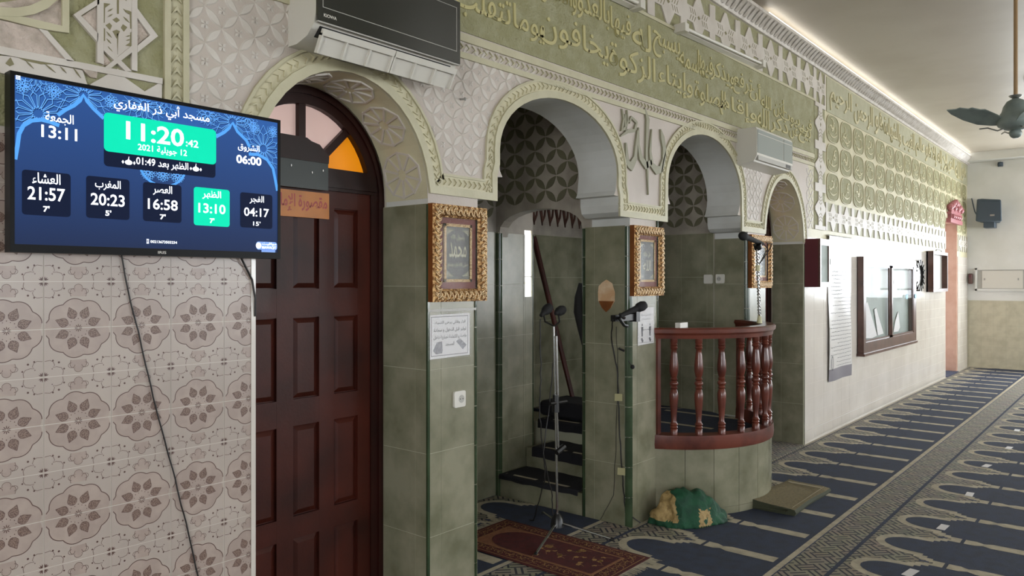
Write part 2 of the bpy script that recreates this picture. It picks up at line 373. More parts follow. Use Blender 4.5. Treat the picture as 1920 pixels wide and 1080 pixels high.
# ------------------------------------------------------------------ tiles
_tm = {}
def tile_mesh(w_, h_, m_, d=.008, g=.0012):
    k = (round(w_, 4), round(h_, 4), m_)
    if k not in _tm:
        mb = MB(); mb.prism([(g, g), (w_ - g, g), (w_ - g, h_ - g), (g, h_ - g)], lambda u, v, ww: (u, -ww, v), 0, d); _tm[k] = mb.mesh('tile', [m_])
    return _tm[k]
def tiles(parent, kind, plane, us, vs, m_, skip=None):
    g_ = MB()
    if kind == 'W': g_.box(us[0], us[-1], plane - .0066, plane, vs[0], vs[-1])
    else: g_.box(plane - .0066, plane, us[0], us[-1], vs[0], vs[-1])
    build('grout', g_, 'tile_joint' if 'white' in m_ else 'grout', parent)
    for i in range(len(us) - 1):
        for j in range(len(vs) - 1):
            if skip and skip((us[i] + us[i + 1]) / 2, (vs[j] + vs[j + 1]) / 2): continue
            me = tile_mesh(us[i + 1] - us[i], vs[j + 1] - vs[j], m_)
            o = link('tile', me, parent)
            if kind == 'W': o.location = (us[i], plane, vs[j])
            else: o.location = (plane, us[i + 1], vs[j]); o.rotation_euler = (0, 0, R(-90))
def grid(a, b, st, off=None):
    r = [a]; x = (off if off is not None else a)
    while x < b - .012:
        if x > a + .012: r.append(x)
        x += st
    return r + [b]
ZG = [0, .01, .41, .81, 1.21, 1.61, 2.0]
ZG = [0, .41, .81, 1.21, 1.61, 2.005]
def edge_trim(parent, x, y, z1=2.02, z0=0, r=.036, a0=180):   # quarter-round corner tiles, 0.2 m each
    me = _tm.get(('trim', a0))
    if me is None:
        mb = MB(); pts = [(0, 0)] + [(r * math.cos(R(a0 + 90 * i / 5)), r * math.sin(R(a0 + 90 * i / 5))) for i in range(6)]
        mb.prism(pts, FF(0), .002, .198); me = mb.mesh('tile', ['trim_tile'], 40); _tm[('trim', a0)] = me
    z = z0
    while z < z1 - .1:
        link('tile', me, parent, loc=(x, y, z)); z += .2
    mb = MB(); g_ = r * .62; sx_, sy_ = (1 if a0 in (0, 270) else -1), (1 if a0 in (0, 90) else -1); mb.box(min(0, sx_ * g_), max(0, sx_ * g_), min(0, sy_ * g_), max(0, sy_ * g_), 0, z - z0); build('grout', mb, 'grout', parent, loc=(x, y, z0))

pa = link('pillar', None, kind='structure'); pb = link('pillar', None, kind='structure'); pc = link('pillar', None, kind='structure')
tiles(pa, 'W', WY, [2.51, 2.59, 2.85], ZG, 'green_tile')
tiles(pa, 'X', 2.51, [WY - .008, 2.71, 2.95], ZG, 'green_tile')
tiles(pb, 'W', WY, [4.362, 4.43, 4.70], ZG, 'green_tile')
tiles(pb, 'X', 4.34, [2.66, 2.90, 2.975], ZG, 'green_tile')
tiles(pc, 'X', 6.28, [2.66, 2.93], [.47, .81, 1.21, 1.61, 2.005], 'green_tile'); tiles(pc, 'W', WY, [6.302, 6.50, 6.66], ZG, 'green_tile')
mb = MB(); mb.box(2.497, 2.512, WY - .012, WY - .002, 0, 2.0); build('corner_strip', mb, 'trim_tile', pa)
edge_trim(pb, 4.362, 2.652, a0=180); edge_trim(pc, 6.302, 2.652, a0=180)
edge_trim(pa, 2.828, 2.652, a0=270)
# right pier, with the side of arch four
pd = link('pillar', None, kind='structure')
tiles(pd, 'X', 7.63, [2.62, 2.84, 2.93], ZG, 'green_tile')
tiles(pd, 'W', 2.62, [7.63, 7.645], [0, 2.005], 'trim_tile')
# tiles inside the recesses
rc = link('trim_1', None, kind='structure')
tiles(rc, 'W', 3.80, grid(2.85, 4.33, .25, 2.86), ZG, 'green_tile')
tiles(rc, 'X', 4.34, [3.77, 3.80], ZG, 'green_tile'); tiles(rc, 'W', 3.77, [4.345, 4.44], [.16, .41, .81, 1.21, 1.61, 1.97], 'green_tile')
tiles(rc, 'W', 3.80, [4.345, 4.44, 4.66, 4.68], ZG, 'green_tile')
tiles(rc, 'W', 3.80, [4.68, 4.775], [0, .41, .81, 1.21, 1.51], 'green_tile'); tiles(rc, 'W', 3.80, [4.775, 4.79], ZG, 'trim_tile')
tiles(rc, 'W', 4.30, grid(4.9, 6.27, .25, 4.95), [.47, .87, 1.27, 1.67, 2.06], 'green_tile')
tiles(rc, 'X', 6.28, grid(2.94, 4.29, .25, 3.0), [.47, .87, 1.27, 1.67, 2.06], 'green_tile')
edge_trim(rc, 4.362, 2.978, 2.0, 0, a0=90); edge_trim(rc, 4.362, 3.792, 2.0, 0, a0=180); edge_trim(rc, 4.70 + .0, 2.652, 2.0, .5, a0=270)

# flowered tiles of the left wall: one printed design, mirrored every second row
TW, TH = .1996, .1485
def flower_tile(flip):
    mb = MB(); g = .001
    V = (lambda v: TH - v) if flip else (lambda v: v)
    fr = lambda u, v, ww: (u, -ww, V(v))
    mb.prism([(g, g), (TW - g, g), (TW - g, TH - g), (g, TH - g)], fr, 0, .008)
    c = TW / 2; w0 = .0082; w1 = .0084; w2 = .0086
    # scalloped disc, upper half, cut by the tile sides
    sc = []
    for i in range(61):
        a = math.pi * i / 60; r = .0865 + .0085 * abs(math.sin(a * 4.5 + math.pi * .0))
        u = c + r * 1.04 * math.cos(a); sc.append((min(max(u, .004), TW - .004), max(.0015, r * math.sin(a))))
    mb.flat(sc, fr, w0, 1)
    mb.ribbon([(u, v, 0) for u, v in sc if v > .017], fr, w1, None, 2, .0026)
    for k in range(4):                                       # four leaves per half flower
        a = R(22.5 + 45 * k); d = Vector((math.cos(a), math.sin(a))); q = Vector((-d.y, d.x)); o = Vector((c, 0)); lf = []
        for t, ww in ((.033, .002), (.038, .010), (.046, .0145), (.054, .0125), (.062, .0065), (.0715, .0004)):
            lf.append((o + d * t, ww))
        sgn = 1 if k < 2 else -1
        pl = [tuple(p + q * x) for p, x in lf] + [tuple(p - q * x) for p, x in lf[::-1]]
        mb.flat(pl, fr, w1, 3)
        mb.ribbon([(*p, 0) for p in pl + pl[:1]], fr, w2, None, 2, .0014)
        mb.flat(ell(*(o + d * .027 + q * 0), .0015, .0015, 6), fr, w1, 2)
        a2 = R(45 * k + 45) if k < 3 else None
        if a2: mb.flat(ell(c + .03 * math.cos(a2), .03 * math.sin(a2), .0017, .0017, 6), fr, w1, 2)
    for k in range(5):
        a = R(10 + 40 * k); mb.ribbon([(c + .002 * math.cos(a), .001 + .002 * math.sin(a), .001), (c + .008 * math.cos(a), .001 + .008 * math.sin(a), .003), (c + .012 * math.cos(a), .001 + .012 * math.sin(a), .0006)], fr, w1, None, 2)
    # trefoil between the flowers
    tr = [(c - .022, .101)]
    for cx, cy, r, a0, a1 in ((-.012, .114, .013, 200, 80), (0, .128, .0125, 170, 10), (.012, .114, .013, 100, -20)):
        for i in range(7): a = R(a0 + (a1 - a0) * i / 6); tr.append((c + cx + r * math.cos(a), cy + r * math.sin(a)))
    tr.append((c + .022, .101)); mb.flat(tr, fr, w0, 1); mb.ribbon([(u, v, 0) for u, v in tr], fr, w1, None, 2, .0013)
    for s in (-1, 1):
        mb.ribbon([(c + s * (.020 + .010 * math.cos(R(t))), .118 + .008 * math.sin(R(t)), 0) for t in range(-90, 200, 35)], fr, w1, None, 2, .0013)
        # corner quarter motif
        e = c + s * (TW / 2); 
        def cu(lst, wd=.0014): mb.ribbon([(e - s * x, TH - y, 0) for x, y in lst], fr, w1, None, 2, wd)
        cu([(.003, .049), (.018, .051), (.027, .046), (.031, .035), (.026, .028), (.036, .030), (.050, .026), (.056, .016), (.054, .003)])
        for x, y, r in ((.026, .050, .0028), (.058, .022, .0028), (.024, .024, .0017), (.043, .043, .0034)): mb.flat(ell(e - s * x, TH - y, r, r, 7), fr, w2, 2)
        for a in (25, 55, 85):
            d = Vector((math.cos(R(a)), math.sin(R(a)))); mb.ribbon([(e - s * (.003 + d.x * .001), TH - .003 - d.y * .001, .0012), (e - s * (.003 + d.x * .007), TH - .003 - d.y * .007, .0034), (e - s * (.003 + d.x * .012), TH - .003 - d.y * .012, .0008)], fr, w1, None, 2)
    me = mb.mesh('tile', ['tile_base', 'tile_pink', 'tile_line', 'tile_leaf'])
    return me
FT = [flower_tile(False), flower_tile(True)]
def cut_mesh(me, umax):
    c = me.copy(); bm = bmesh.new(); bm.from_mesh(c)
    bmesh.ops.bisect_plane(bm, geom=bm.verts[:] + bm.edges[:] + bm.faces[:], plane_co=(umax, 0, 0), plane_no=(1, 0, 0), clear_outer=True)
    bm.to_mesh(c); bm.free(); return c
FTC = [cut_mesh(m_, 1.588 - 1.464) for m_ in FT]
x0 = 1.464
for j in range(14):
    for i in range(-8, 1):
        link('tile', (FTC if i == 0 else FT)[j % 2], wall_front, loc=(x0 + i * TW, WY, j * TH))
mb = MB(); mb.box(x0 - 8 * TW, 1.588, WY - .0066, WY, 0, 14 * TH); build('grout', mb, 'tile_joint', wall_front)
mb = MB(); mb.box(1.574, 1.592, WY - .012, WY + .001, 0, 2.09); build('corner_strip', mb, 'white_tile', wall_front)
mb = MB(); mb.box(-3.9, x0 - 8 * TW, WY - .008, WY, 0, 14 * TH); build('tiling', mb, 'tile_base', wall_front)

# white glazed tiles of the right-hand wall
def behind_case(u, v): return 9.65 < u < 11.9 and .9 < v < 1.8
tiles(wall_far_part, 'W', WY, grid(7.65, 14.56, .3, 7.65), [j * TH for j in range(15)], 'white_tile', behind_case)
tiles(wall_far_part, 'W', WY, grid(15.64, 16.58, .3, 15.64), [j * TH for j in range(15)], 'white_tile')
mb = MB(); mb.box(7.65, 14.56, WY - .011, WY - .008, .125, .129); mb.box(7.65, 14.56, WY - .011, WY - .008, .02, .023)
for i in range(115): x = 7.66 + i * .06; mb.flat([(x, .03), (x + .012, .03), (x + .006, .115)], FW(WY), .0095)
build('skirting_print', mb, 'plastic_grey', wall_far_part)
tiles(wall_right, 'X', 16.6, grid(.6, 2.62, .2), [j * .2 for j in range(6)] + [1.27], 'beige_tile')
# pink tiled far jamb with its red plaster capital
mb = MB(); mb.box(15.60, 15.64, 2.63, 2.93, 0, 2.66); build('jamb', mb, 'pink_tile', wall_far_part)
mb = MB(); fr = FW(2.66)
mb.box(14.66, 15.72, 2.56, 2.63, 2.64, 2.71); mb.box(14.78, 15.60, 2.57, 2.63, 2.71, 2.88); mb.box(14.70, 15.68, 2.56, 2.63, 2.79, 2.82)
for k in range(7): mb.ball((14.72 + .16 * k, 2.585, 2.90 + .04 * (k % 2) + (.05 if k == 3 else 0)), .06, 8)
for k in range(5): mb.ball((14.86 + .16 * k, 2.57, 2.75), .045, 8)
for k in range(3): mb.ball((15.03 + .16 * k, 2.58, 2.99 + .03 * (k == 1)), .05, 8)
build('capital', mb, 'capital_red', wall_far_part, smooth=40)
mb = MB(); mb.box(14.4, 16, 2.93, 3.0, 0, 3.0);  build('wall_doorway', mb, 'white_paint', kind='structure')

# ------------------------------------------------------------------ plaster ornament
def band_along(path, a, b, w0, w1, mb, mi=0):
    n = len(path); P = [Vector(p) for p in path]; off = []
    for i in range(n):
        d1 = (P[i] - P[i - 1]).normalized() if i else None; d2 = (P[i + 1] - P[i]).normalized() if i < n - 1 else None
        n1 = Vector((-d1.y, d1.x)) if d1 else None; n2 = Vector((-d2.y, d2.x)) if d2 else None
        if n1 is None: m_ = n2
        elif n2 is None: m_ = n1
        else:
            s_ = n1 + n2; m_ = s_ / max(s_.length_squared, .5) * 2
        off.append(m_)
    for i in range(n - 1):
        q = [tuple(P[i] + off[i] * a), tuple(P[i + 1] + off[i + 1] * a), tuple(P[i + 1] + off[i + 1] * b), tuple(P[i] + off[i] * b)]
        mb.prism(q, FW(WY), w0, w1, mi)
def resample(path, st):
    out = []; acc = 0; P = [Vector(p) for p in path]
    for a, b in zip(P, P[1:]):
        L = (b - a).length; t = acc
        while t < L: out.append((a + (b - a) * (t / L), (b - a).normalized())); t += st
        acc = t - L
    return out
def corner_path(xc, a, top, co):
    n = 22
    return [(xc - co, ZB + .0), (xc - co, 2.19), (xc - a, 2.25)] + [(xc - a * math.cos(math.pi * i / n), 2.33 + (top - 2.33) * math.sin(math.pi * i / n)) for i in range(0, n + 1)] + [(xc + a, 2.25), (xc + co, 2.19), (xc + co, ZB)]
bpath = [(1.59, 2.0)] + [p for p in A1 if p[0] < 2.05 or p[1] > ZB + .05] + [(2.515, ZB)] + corner_path(3.605, .585, 2.695, .605) + corner_path(5.49, .64, 2.765, .645) + [(6.655, ZB)] + [p for p in A4 if p[0] > 7.14 or p[1] > ZB + .05] + [(7.63, 2.02)]
mb = MB(); band_along(bpath, 0, .040, 0, .014, mb); band_along(bpath, .092, .104, 0, .014, mb)
build('arch_border', mb, 'yellow_band', wall_front)
mb = MB(); band_along(bpath, .040, .092, 0, .005, mb)
build('border_groove', mb, 'cream', wall_front)
mb = MB()
for p, t in resample(bpath, .036):
    nn = Vector((-t.y, t.x)); c = p + nn * .066
    mb.prism([tuple(c - t * .016 - nn * .018), tuple(c + t * .002), tuple(c - t * .016 + nn * .018), tuple(c + t * .014)], FW(WY), .004, .013)
build('braid_relief', mb, 'cream', wall_front, kind='stuff')

def lens(mb, fr, p, q, hw, w0, w1, mi=0, n=5):
    P, Q = Vector(p), Vector(q); d = Q - P; nn = Vector((-d.y, d.x)).normalized(); a = []; b = []
    for i in range(n + 1):
        t = i / n; h = hw * math.sin(math.pi * t); c = P + d * t
        if 0 < i < n: a.append(tuple(c + nn * h)); b.append(tuple(c - nn * h))
        else: a.append(tuple(c))
    poly = a + b[::-1]
    mb.prism(poly, fr, w0, w1, mi)
def in_flowers(x, z):
    if not (1.335 < x < 3.35 or 6.15 < x < 6.62 or 7.74 < x < 7.96): return False
    if z < ZB + .115 or z > 2.84 or (x > 4 and z > 2.8): return False
    if math.hypot(x - 2.05, (z - 2.03) * .93) < .575 and z > 1.9: return False
    if x < 4.4 and (((x - 3.605) / .70) ** 2 + ((z - 2.33) / .475) ** 2 < 1 or (abs(x - 3.605) < .715 and z < 2.33)): return False
    if 4.4 < x < 6.7 and (((x - 5.49) / .755) ** 2 + ((z - 2.33) / .55) ** 2 < 1 or (abs(x - 5.49) < .755 and z < 2.33)): return False
    if math.hypot(x - 7.145, (z - 2.03) * .87) < .61: return False
    return True
mb = MB(); mb2 = MB(); pt = .0675; PT = []
for i in range(0, 100):
    for j in range(0, 13):
        if (i + j) % 2: continue
        x, z = 1.325 + i * pt, 2.03 + j * pt
        for dx, dz in ((pt, pt), (pt, -pt)):
            if in_flowers(x + dx / 2, z + dz / 2): PT.append((x, z, dz))
        xx, zz = x + pt, z                      # hollow between four petals holds a small pointed flower
        if in_flowers(xx, zz):
            for a in range(4):
                an = R(45 + 90 * a); d = Vector((math.cos(an), math.sin(an))); q = Vector((-d.y, d.x)); c = Vector((xx, zz))
                pts = [c, c + d * .012 + q * .007, c + d * .022, c + d * .012 - q * .007]
                mb2.add([(p.x, WY - (.006 if k_ == 0 else .0015), p.y) for k_, p in enumerate(pts)], [(0, 1, 2), (0, 2, 3)])
PM = {}
def petal_mb(o_, dz, fr, m0):
    P = Vector(o_); d = Vector((pt, dz)); nn = Vector((-d.y, d.x)).normalized(); rims = []
    for k_, (h_, w_) in enumerate(((.0165, 0), (.0115, .0045))):
        a = []; b = []; e = .0 if k_ == 0 else .09
        for i in range(7):
            t = e + (1 - 2 * e) * i / 6; h = h_ * math.sin(math.pi * i / 6); c = P + d * t; a.append(c + nn * h)
            if 0 < i < 6: b.append(c - nn * h)
        rims.append([fr(q.x, q.y, w_) for q in a + b[::-1]])
    n = len(rims[0]); m0.add(rims[0] + rims[1], [tuple(range(n - 1, -1, -1)), tuple(range(n, 2 * n))] + [(i, (i + 1) % n, n + (i + 1) % n, n + i) for i in range(n)]); return m0
for dz in (pt, -pt):
    PM[dz] = petal_mb((0, 0), dz, lambda u, v, w_: (u, -w_, v), MB()).mesh('petal', ['relief_white'])
for i_, (x, z, dz) in enumerate(PT):
    if i_ < 300: link('petal', PM[dz], wall_front, loc=(x, WY, z))
    else: petal_mb((x, z), dz, FW(WY), mb)
build('petal_relief', mb, 'relief_white', wall_front, kind='stuff'); build('rosette_relief', mb2, 'relief_white', wall_front, kind='stuff')

# inscription band over the arches
zb0, zb1 = lambda x: 2.885 + (x - 2.8) * .012, lambda x: 3.44 + (x - 4.3) * .0125
mb = MB(); mb.prism([(1.35, zb0(1.35)), (7.95, zb0(7.95)), (7.95, zb1(7.95)), (1.35, zb1(1.35))], FW(WY), 0, .006)
band = build('inscription_panel', mb, 'olive', wall_front)
def word(mb_, t, pxl, pyl, pxr, pyr, h, ext=.007, mi=0, fr=FW(WY)):
    (u0, v0), (u1, v1) = W(pxl, pyl), W(pxr, pyr)
    mb = MB()
    vs, fs = tmesh(t, .004, True); xs = [p[0] for p in vs]; ys = [p[1] for p in vs]; xa, xb, ya, yb = min(xs), max(xs), min(ys), max(ys)
    vm = (v0 + v1) / 2
    mb.add([fr(u0 + (x - xa) / (xb - xa) * (u1 - u0), vm - h / 2 + (y - ya) / (yb - ya) * h, .006 + (ext if z > 0 else 0)) for x, y, z in vs], fs, mi)
    build('word', mb, 'letter', band)
for t, a, b, c, d, h in [('في بيوت', 1462, 220, 1520, 240, .17), ('أذن الله', 1425, 190, 1468, 205, .19), ('أن', 1403, 165, 1424, 180, .17), ('ترفع', 1372, 150, 1408, 170, .19), ('ويذكر', 1330, 130, 1374, 150, .17),
                       ('فيها', 1306, 118, 1334, 130, .19), ('اسمه', 1272, 105, 1312, 122, .15), ('يسبح', 1222, 78, 1272, 105, .18), ('له', 1183, 60, 1218, 76, .19), ('فيها', 1142, 38, 1180, 56, .18),
                       ('بالغدو', 1080, 6, 1140, 28, .20), ('والآصال', 1010, -30, 1078, 0, .20), ('رجال', 940, -60, 1005, -35, .2), ('لا تلهيهم', 830, -105, 935, -65, .2), ('تجارة', 740, -150, 825, -110, .2),
                       ('بيع', 1495, 250, 1518, 262, .15), ('عن', 1478, 246, 1494, 254, .12), ('ذكر', 1442, 228, 1475, 246, .17), ('الله', 1418, 216, 1440, 228, .17), ('وإقام', 1348, 192, 1416, 222, .18),
                       ('الصلوة', 1300, 170, 1358, 196, .19), ('وإيتاء', 1232, 140, 1296, 168, .19), ('الزكوة', 1140, 105, 1226, 140, .21), ('يخافون', 1010, 52, 1138, 92, .20), ('يوما', 960, 35, 1018, 60, .17), ('تتقلب', 850, -10, 955, 30, .19), ('فيه', 800, -35, 848, -12, .17)]:
    word(None, t, a, b, c, d, h)
mb = MB()
for lo, hi, w_ in ((-.135, -.105, .013), (-.05, -.012, .013)):
    mb.prism([(1.35, zb0(1.35) + lo), (7.95, zb0(7.95) + lo), (7.95, zb0(7.95) + hi), (1.35, zb0(1.35) + hi)], FW(WY), 0, w_)
mb.prism([(1.35, zb1(1.35)), (7.97, zb1(7.97)), (7.97, zb1(7.97) + .022), (1.35, zb1(1.35) + .022)], FW(WY), 0, .014)
for i in range(150):
    x = 1.36 + i * .044; z = zb0(x) - .078
    mb.prism([(x, z - .018), (x + .02, z), (x, z + .018), (x + .034, z)], FW(WY), 0, .010)
build('band_moulding', mb, 'yellow_band', wall_front)

# pierced ornament strip: one unit, used for the strips above the arches and under the medallions
def orn_unit(mb, ox, oz, L, H, vert=False):
    T = (lambda u, v: (ox + v, oz + u)) if vert else (lambda u, v: (ox + u, oz + v))
    fr = FW(WY); w0, w1 = .004, .014
    def P(poly, mi=0, a=w0, b=w1): mb.prism([T(u, v) for u, v in poly], fr, a, b, mi)
    e = L * .10
    P([(0, 0), (e, 0), (e, H), (0, H)]); P([(L - e, 0), (L, 0), (L, H), (L - e, H)])
    m1, m2 = H * .32, H * .68
    P([(e, m1), (L - e, m1), (L - e, m2), (e, m2)])
    P([(L * .30, m2), (L * .70, m2), (L * .54, H), (L * .46, H)]); P([(L * .30, m1), (L * .70, m1), (L * .54, 0), (L * .46, 0)])
    cx, cz = L / 2, H / 2
    for s in (-1, 1):
        for k in range(3):
            u = cx + s * L * (.10 + .075 * k)
            P([(u, cz + H * .02), (u + s * L * .05, cz + H * .14), (u + s * L * .065, cz + H * .14), (u + s * L * .02, cz + H * .02)], 1, w1, w1 + .001)
            P([(u, cz - H * .02), (u + s * L * .05, cz - H * .14), (u + s * L * .065, cz - H * .14), (u + s * L * .02, cz - H * .02)], 1, w1, w1 + .001)
    P([(cx - L * .05, cz), (cx, cz - H * .05), (cx + L * .05, cz), (cx, cz + H * .05)], 1, w1, w1 + .001)
mb = MB()
sl = .0125
for k in range(16):
    x = 7.97 - .48 * (k + 1)
    mb = MB(); orn_unit(mb, x, zb1(x) + .024, .48, .325); build('pierced_ornament', mb, ['relief_white', 'carved'], wall_front)
mb = MB(); orn_unit(mb, 7.97, 3.49, .33, .33); build('pierced_ornament', mb, ['relief_white', 'carved'], wall_front)
for k in range(3): mb = MB(); orn_unit(mb, 7.97, 2.17 + .44 * k, .44, .33, True); build('pierced_ornament', mb, ['relief_white', 'carved'], wall_front)
mb = MB(); mb.prism([(.3, zb1(.3) + .024), (8.30, zb1(8.3) + .02), (8.30, 3.835), (.3, 3.82)], FW(WY), 0, .004); mb.fbox(FW(WY), 7.97, 8.30, 2.17, 3.6, 0, .0035)
build('relief_ground', mb, 'olive', wall_front)
mb = MB()
for k in range(13): mb = MB(); orn_unit(mb, 8.31 + .48 * k, 2.175, .48, .30); build('pierced_ornament', mb, ['relief_white', 'carved'], wall_far_part)
for x in (15.68, 16.13): mb = MB(); orn_unit(mb, x, 2.175, .45, .30); build('pierced_ornament', mb, ['relief_white', 'carved'], wall_far_part)
mb = MB(); mb.fbox(FW(WY), 8.31, 14.56, 2.175, 2.475, 0, .004); mb.fbox(FW(WY), 15.64, 16.6, 2.175, 2.475, 0, .004); build('relief_ground', mb, 'olive_light', wall_far_part)
# second inscription band
mb = MB(); mb.fbox(FW(WY), 8.36, 16.6, 3.45, 3.82, 0, .006); band2 = build('inscription_panel', mb, 'olive_light', wall_far_part)
x = 8.45
for t in ['الرحيم', 'الرحمن', 'هو', 'والشهادة', 'الغيب', 'عالم', 'هو', 'إلا', 'إله', 'لا', 'الذي', 'الله', 'هو']:
    wd = {'الرحيم': .85, 'الرحمن': .85, 'والشهادة': .95, 'الغيب': .75, 'الله': .6, 'الذي': .6, 'عالم': .6}.get(t, .4)
    mb = MB(); mb.text(t, FW(WY), x, x + wd * .92, 3.48, 3.79, .006, .010, 0, .004); x += wd + .03; build('word', mb, 'letter_pale', band2)
# medallions, three rows
def medallion(seed):
    rnd = random.Random(seed); mb = MB(); a, b = .205, .145
    pl = []
    for i in range(28):
        t = 2 * math.pi * i / 28; c_, s_ = math.cos(t), math.sin(t); pl.append((a * abs(c_) ** .62 * (1 if c_ > 0 else -1), b * abs(s_) ** .62 * (1 if s_ > 0 else -1)))
    fr = lambda u, v, w_: (u, -w_, v)
    mb.prism(pl, fr, 0, .004, 0)
    ring = [(u * 1.0, v * 1.0, .008) for u, v in pl + pl[:1]]; mb.ribbon(ring, fr, .002, .010, 1)
    for _ in range(6):
        cx, cz, r = rnd.uniform(-.09, .09), rnd.uniform(-.07, .07), rnd.uniform(.035, .07); a0, sp = rnd.uniform(0, 360), rnd.uniform(100, 200)
        mb.ribbon([(cx + r * math.cos(R(a0 + sp * i / 7)), cz + r * .8 * math.sin(R(a0 + sp * i / 7)), .004 + .012 * math.sin(math.pi * i / 7)) for i in range(8)], fr, .003, .009, 2)
    mb.ribbon([(-.15 + .3 * i / 8, -.085 + .05 * (i / 4 - 1) ** 2, .003 + .012 * math.sin(math.pi * i / 8)) for i in range(9)], fr, .003, .009, 2)
    return mb.mesh('medallion', ['olive', 'cream', 'letter_pale'])
MED = [medallion(i) for i in range(5)]
for j, z in enumerate((3.285, 2.97, 2.655)):
    for i in range(17):
        x = 8.56 + .481 * i
        if 14.50 < x < 15.70 and z < 2.8: continue
        if x > 16.45: continue
        link('medallion', MED[(i * 3 + j * 2) % 5], wall_far_part, loc=(x, WY, z))

# the Name in relief between the arches (brush strokes measured on the wall)
def C7(x, y): return W(860 + x / 3.177, 120 + y / 3.177)
mb = MB()
def stroke(L, sc=.0017, conv=C7, mb_=None, w0=0, w1=.014, mi=0):
    out = []
    for i in range(len(L) - 1):
        for t in (0, .5): out.append(tuple(L[i][k] * (1 - t) + L[i + 1][k] * t for k in range(3)))
    out.append(L[-1]); (mb_ or mb).ribbon([(*conv(x, y), wd * sc) for x, y, wd in out], FW(WY), w0, w1, mi)
for L in ([(1195, 390, 4), (1206, 440, 30), (1216, 500, 28), (1214, 570, 24), (1196, 628, 30), (1170, 636, 34), (1142, 600, 26), (1132, 520, 16), (1142, 390, 5)],
          [(1100, 265, 4), (1118, 330, 26), (1112, 450, 16), (1110, 560, 16), (1118, 640, 12), (1122, 780, 2)],
          [(1064, 380, 5), (1062, 480, 16), (1076, 560, 26), (1106, 606, 30), (1140, 585, 18)],
          [(1058, 395, 5), (1050, 480, 15), (1044, 560, 24), (1018, 612, 36), (996, 585, 26), (989, 470, 8)],
          [(965, 268, 4), (975, 330, 12), (962, 400, 10), (985, 380, 12), (985, 300, 8)], [(955, 432, 4), (1000, 402, 14), (1040, 398, 14), (1052, 350, 14), (1020, 318, 10), (1008, 350, 10)], [(995, 275, 4), (1000, 340, 10), (985, 400, 6)]):
    stroke(L)
build('name_relief', mb, 'allah', wall_front)

# lattice of leaves inside the recesses
def lattice(name, fr, u0, u1, v0, v1, parent, skip=None, p=.096):
    for i in range(int((u1 - u0) / p) + 2):
        for j in range(int((v1 - v0) / p) + 2):
            if (i + j) % 2: continue
            u, v = u0 + i * p, v0 + j * p
            for du, dv in ((p, p), (p, -p)):
                a, b = u + du / 2, v + dv / 2
                if a < u0 or a > u1 - .02 or b < v0 + .03 or b > v1 or (skip and skip(a, b)): continue
                mb = MB(); lens(mb, fr, (u + du * .04, v + dv * .04), (u + du * .96, v + dv * .96), .0245, 0, .006); build(name, mb, 'lattice_leaf', parent)
lattice('leaf', FX(4.34), 2.94, 3.80, 2.10, 3.0, wall_part, lambda a, b: 2.98 < a < 3.79 and b < 2.19)
wrb = bpy.data.objects['wall_recess_back']; lattice('leaf', FW(3.80), 2.87, 4.33, 2.10, 3.0, wrb)
wpr = bpy.data.objects['wall_pulpit_right']; lattice('leaf', FX(6.28), 2.94, 4.28, 2.12, 3.0, wpr)
wpb = bpy.data.objects['wall_pulpit_back']; mb = MB()
for i in range(12):
    x = 4.9 + i * .12; mb.ribbon([(x, 2.42, .01), (x + .03, 2.30, .035), (x + .05, 2.22, .03), (x + .055, 2.15, .005)], FW(4.3), 0, .01); mb.ribbon([(x + .05, 2.17, .01), (x + .09, 2.24, .02), (x + .12, 2.4, .01)], FW(4.3), 0, .01)
build('vine_relief', mb, 'brown', wpb)

# star lines on the inside of the two doorway arches
def intrados_lines(xc, h, zs, top, y0, y1):
    mb = MB(); n = 48
    def pt(s_, t, w_):                                   # s along the arch 0..1, t across
        a = math.pi * s_; x = xc - h * math.cos(a); z = zs + (top - zs) * math.sin(a); nn = Vector((math.cos(a), 0, -math.sin(a)))
        p = Vector((x, y0 + (y1 - y0) * t, z)) + nn * w_; return tuple(p)
    for k in range(6):
        s0 = .08 + k * .168; c = (s0, .5)
        for j in range(10):
            a = 2 * math.pi * j / 10; r = .075; e = (c[0] + r * math.cos(a), c[1] + .48 * math.sin(a)); q = (c[0] + r * .35 * math.cos(a + .3), c[1] + .2 * math.sin(a + .3))
            mb.ribbon([(c[0], c[1], .0), (e[0], e[1], .0)], lambda u, v, w_: pt(u, v, w_), .0, .007, 0, .014) if False else None
            L = [(c[0] + (e[0] - c[0]) * t, c[1] + (e[1] - c[1]) * t) for t in (.22, .6, 1)]
            for (a0, b0), (a1, b1) in zip(L, L[1:]):
                du, dv = (a1 - a0) * 1.5, (b1 - b0) * .3; l_ = math.hypot(du, dv) or 1; ou, ov = -dv / l_ * .0035, du / l_ * .018
                mb.prism([(a0 + ou, b0 + ov), (a1 + ou, b1 + ov), (a1 - ou, b1 - ov), (a0 - ou, b0 - ov)], pt, 0, .008)
            a2 = 2 * math.pi * (j + 1) / 10; e2 = (c[0] + r * math.cos(a2), c[1] + .48 * math.sin(a2))
            mb.prism([(e[0], e[1]), (e2[0], e2[1]), (c[0] + (e2[0] - c[0]) * .93, c[1] + (e2[1] - c[1]) * .93), (c[0] + (e[0] - c[0]) * .93, c[1] + (e[1] - c[1]) * .93)], pt, 0, .008)
    return mb
mb = MB(); n = 24
for xc, h, top in ((2.05, .46, 2.53), (7.145, .485, 2.6)):
    for i in range(n):
        q = []
        for y_ in (WY, WY + .3):
            for a in (math.pi * i / n, math.pi * (i + 1) / n): q.append((xc - (h - .002) * math.cos(a), y_, 2.03 + (top - 2.032) * math.sin(a)))
        mb.add(q, [(0, 1, 3, 2)])
build('intrados_lining', mb, 'cream', wall_front)
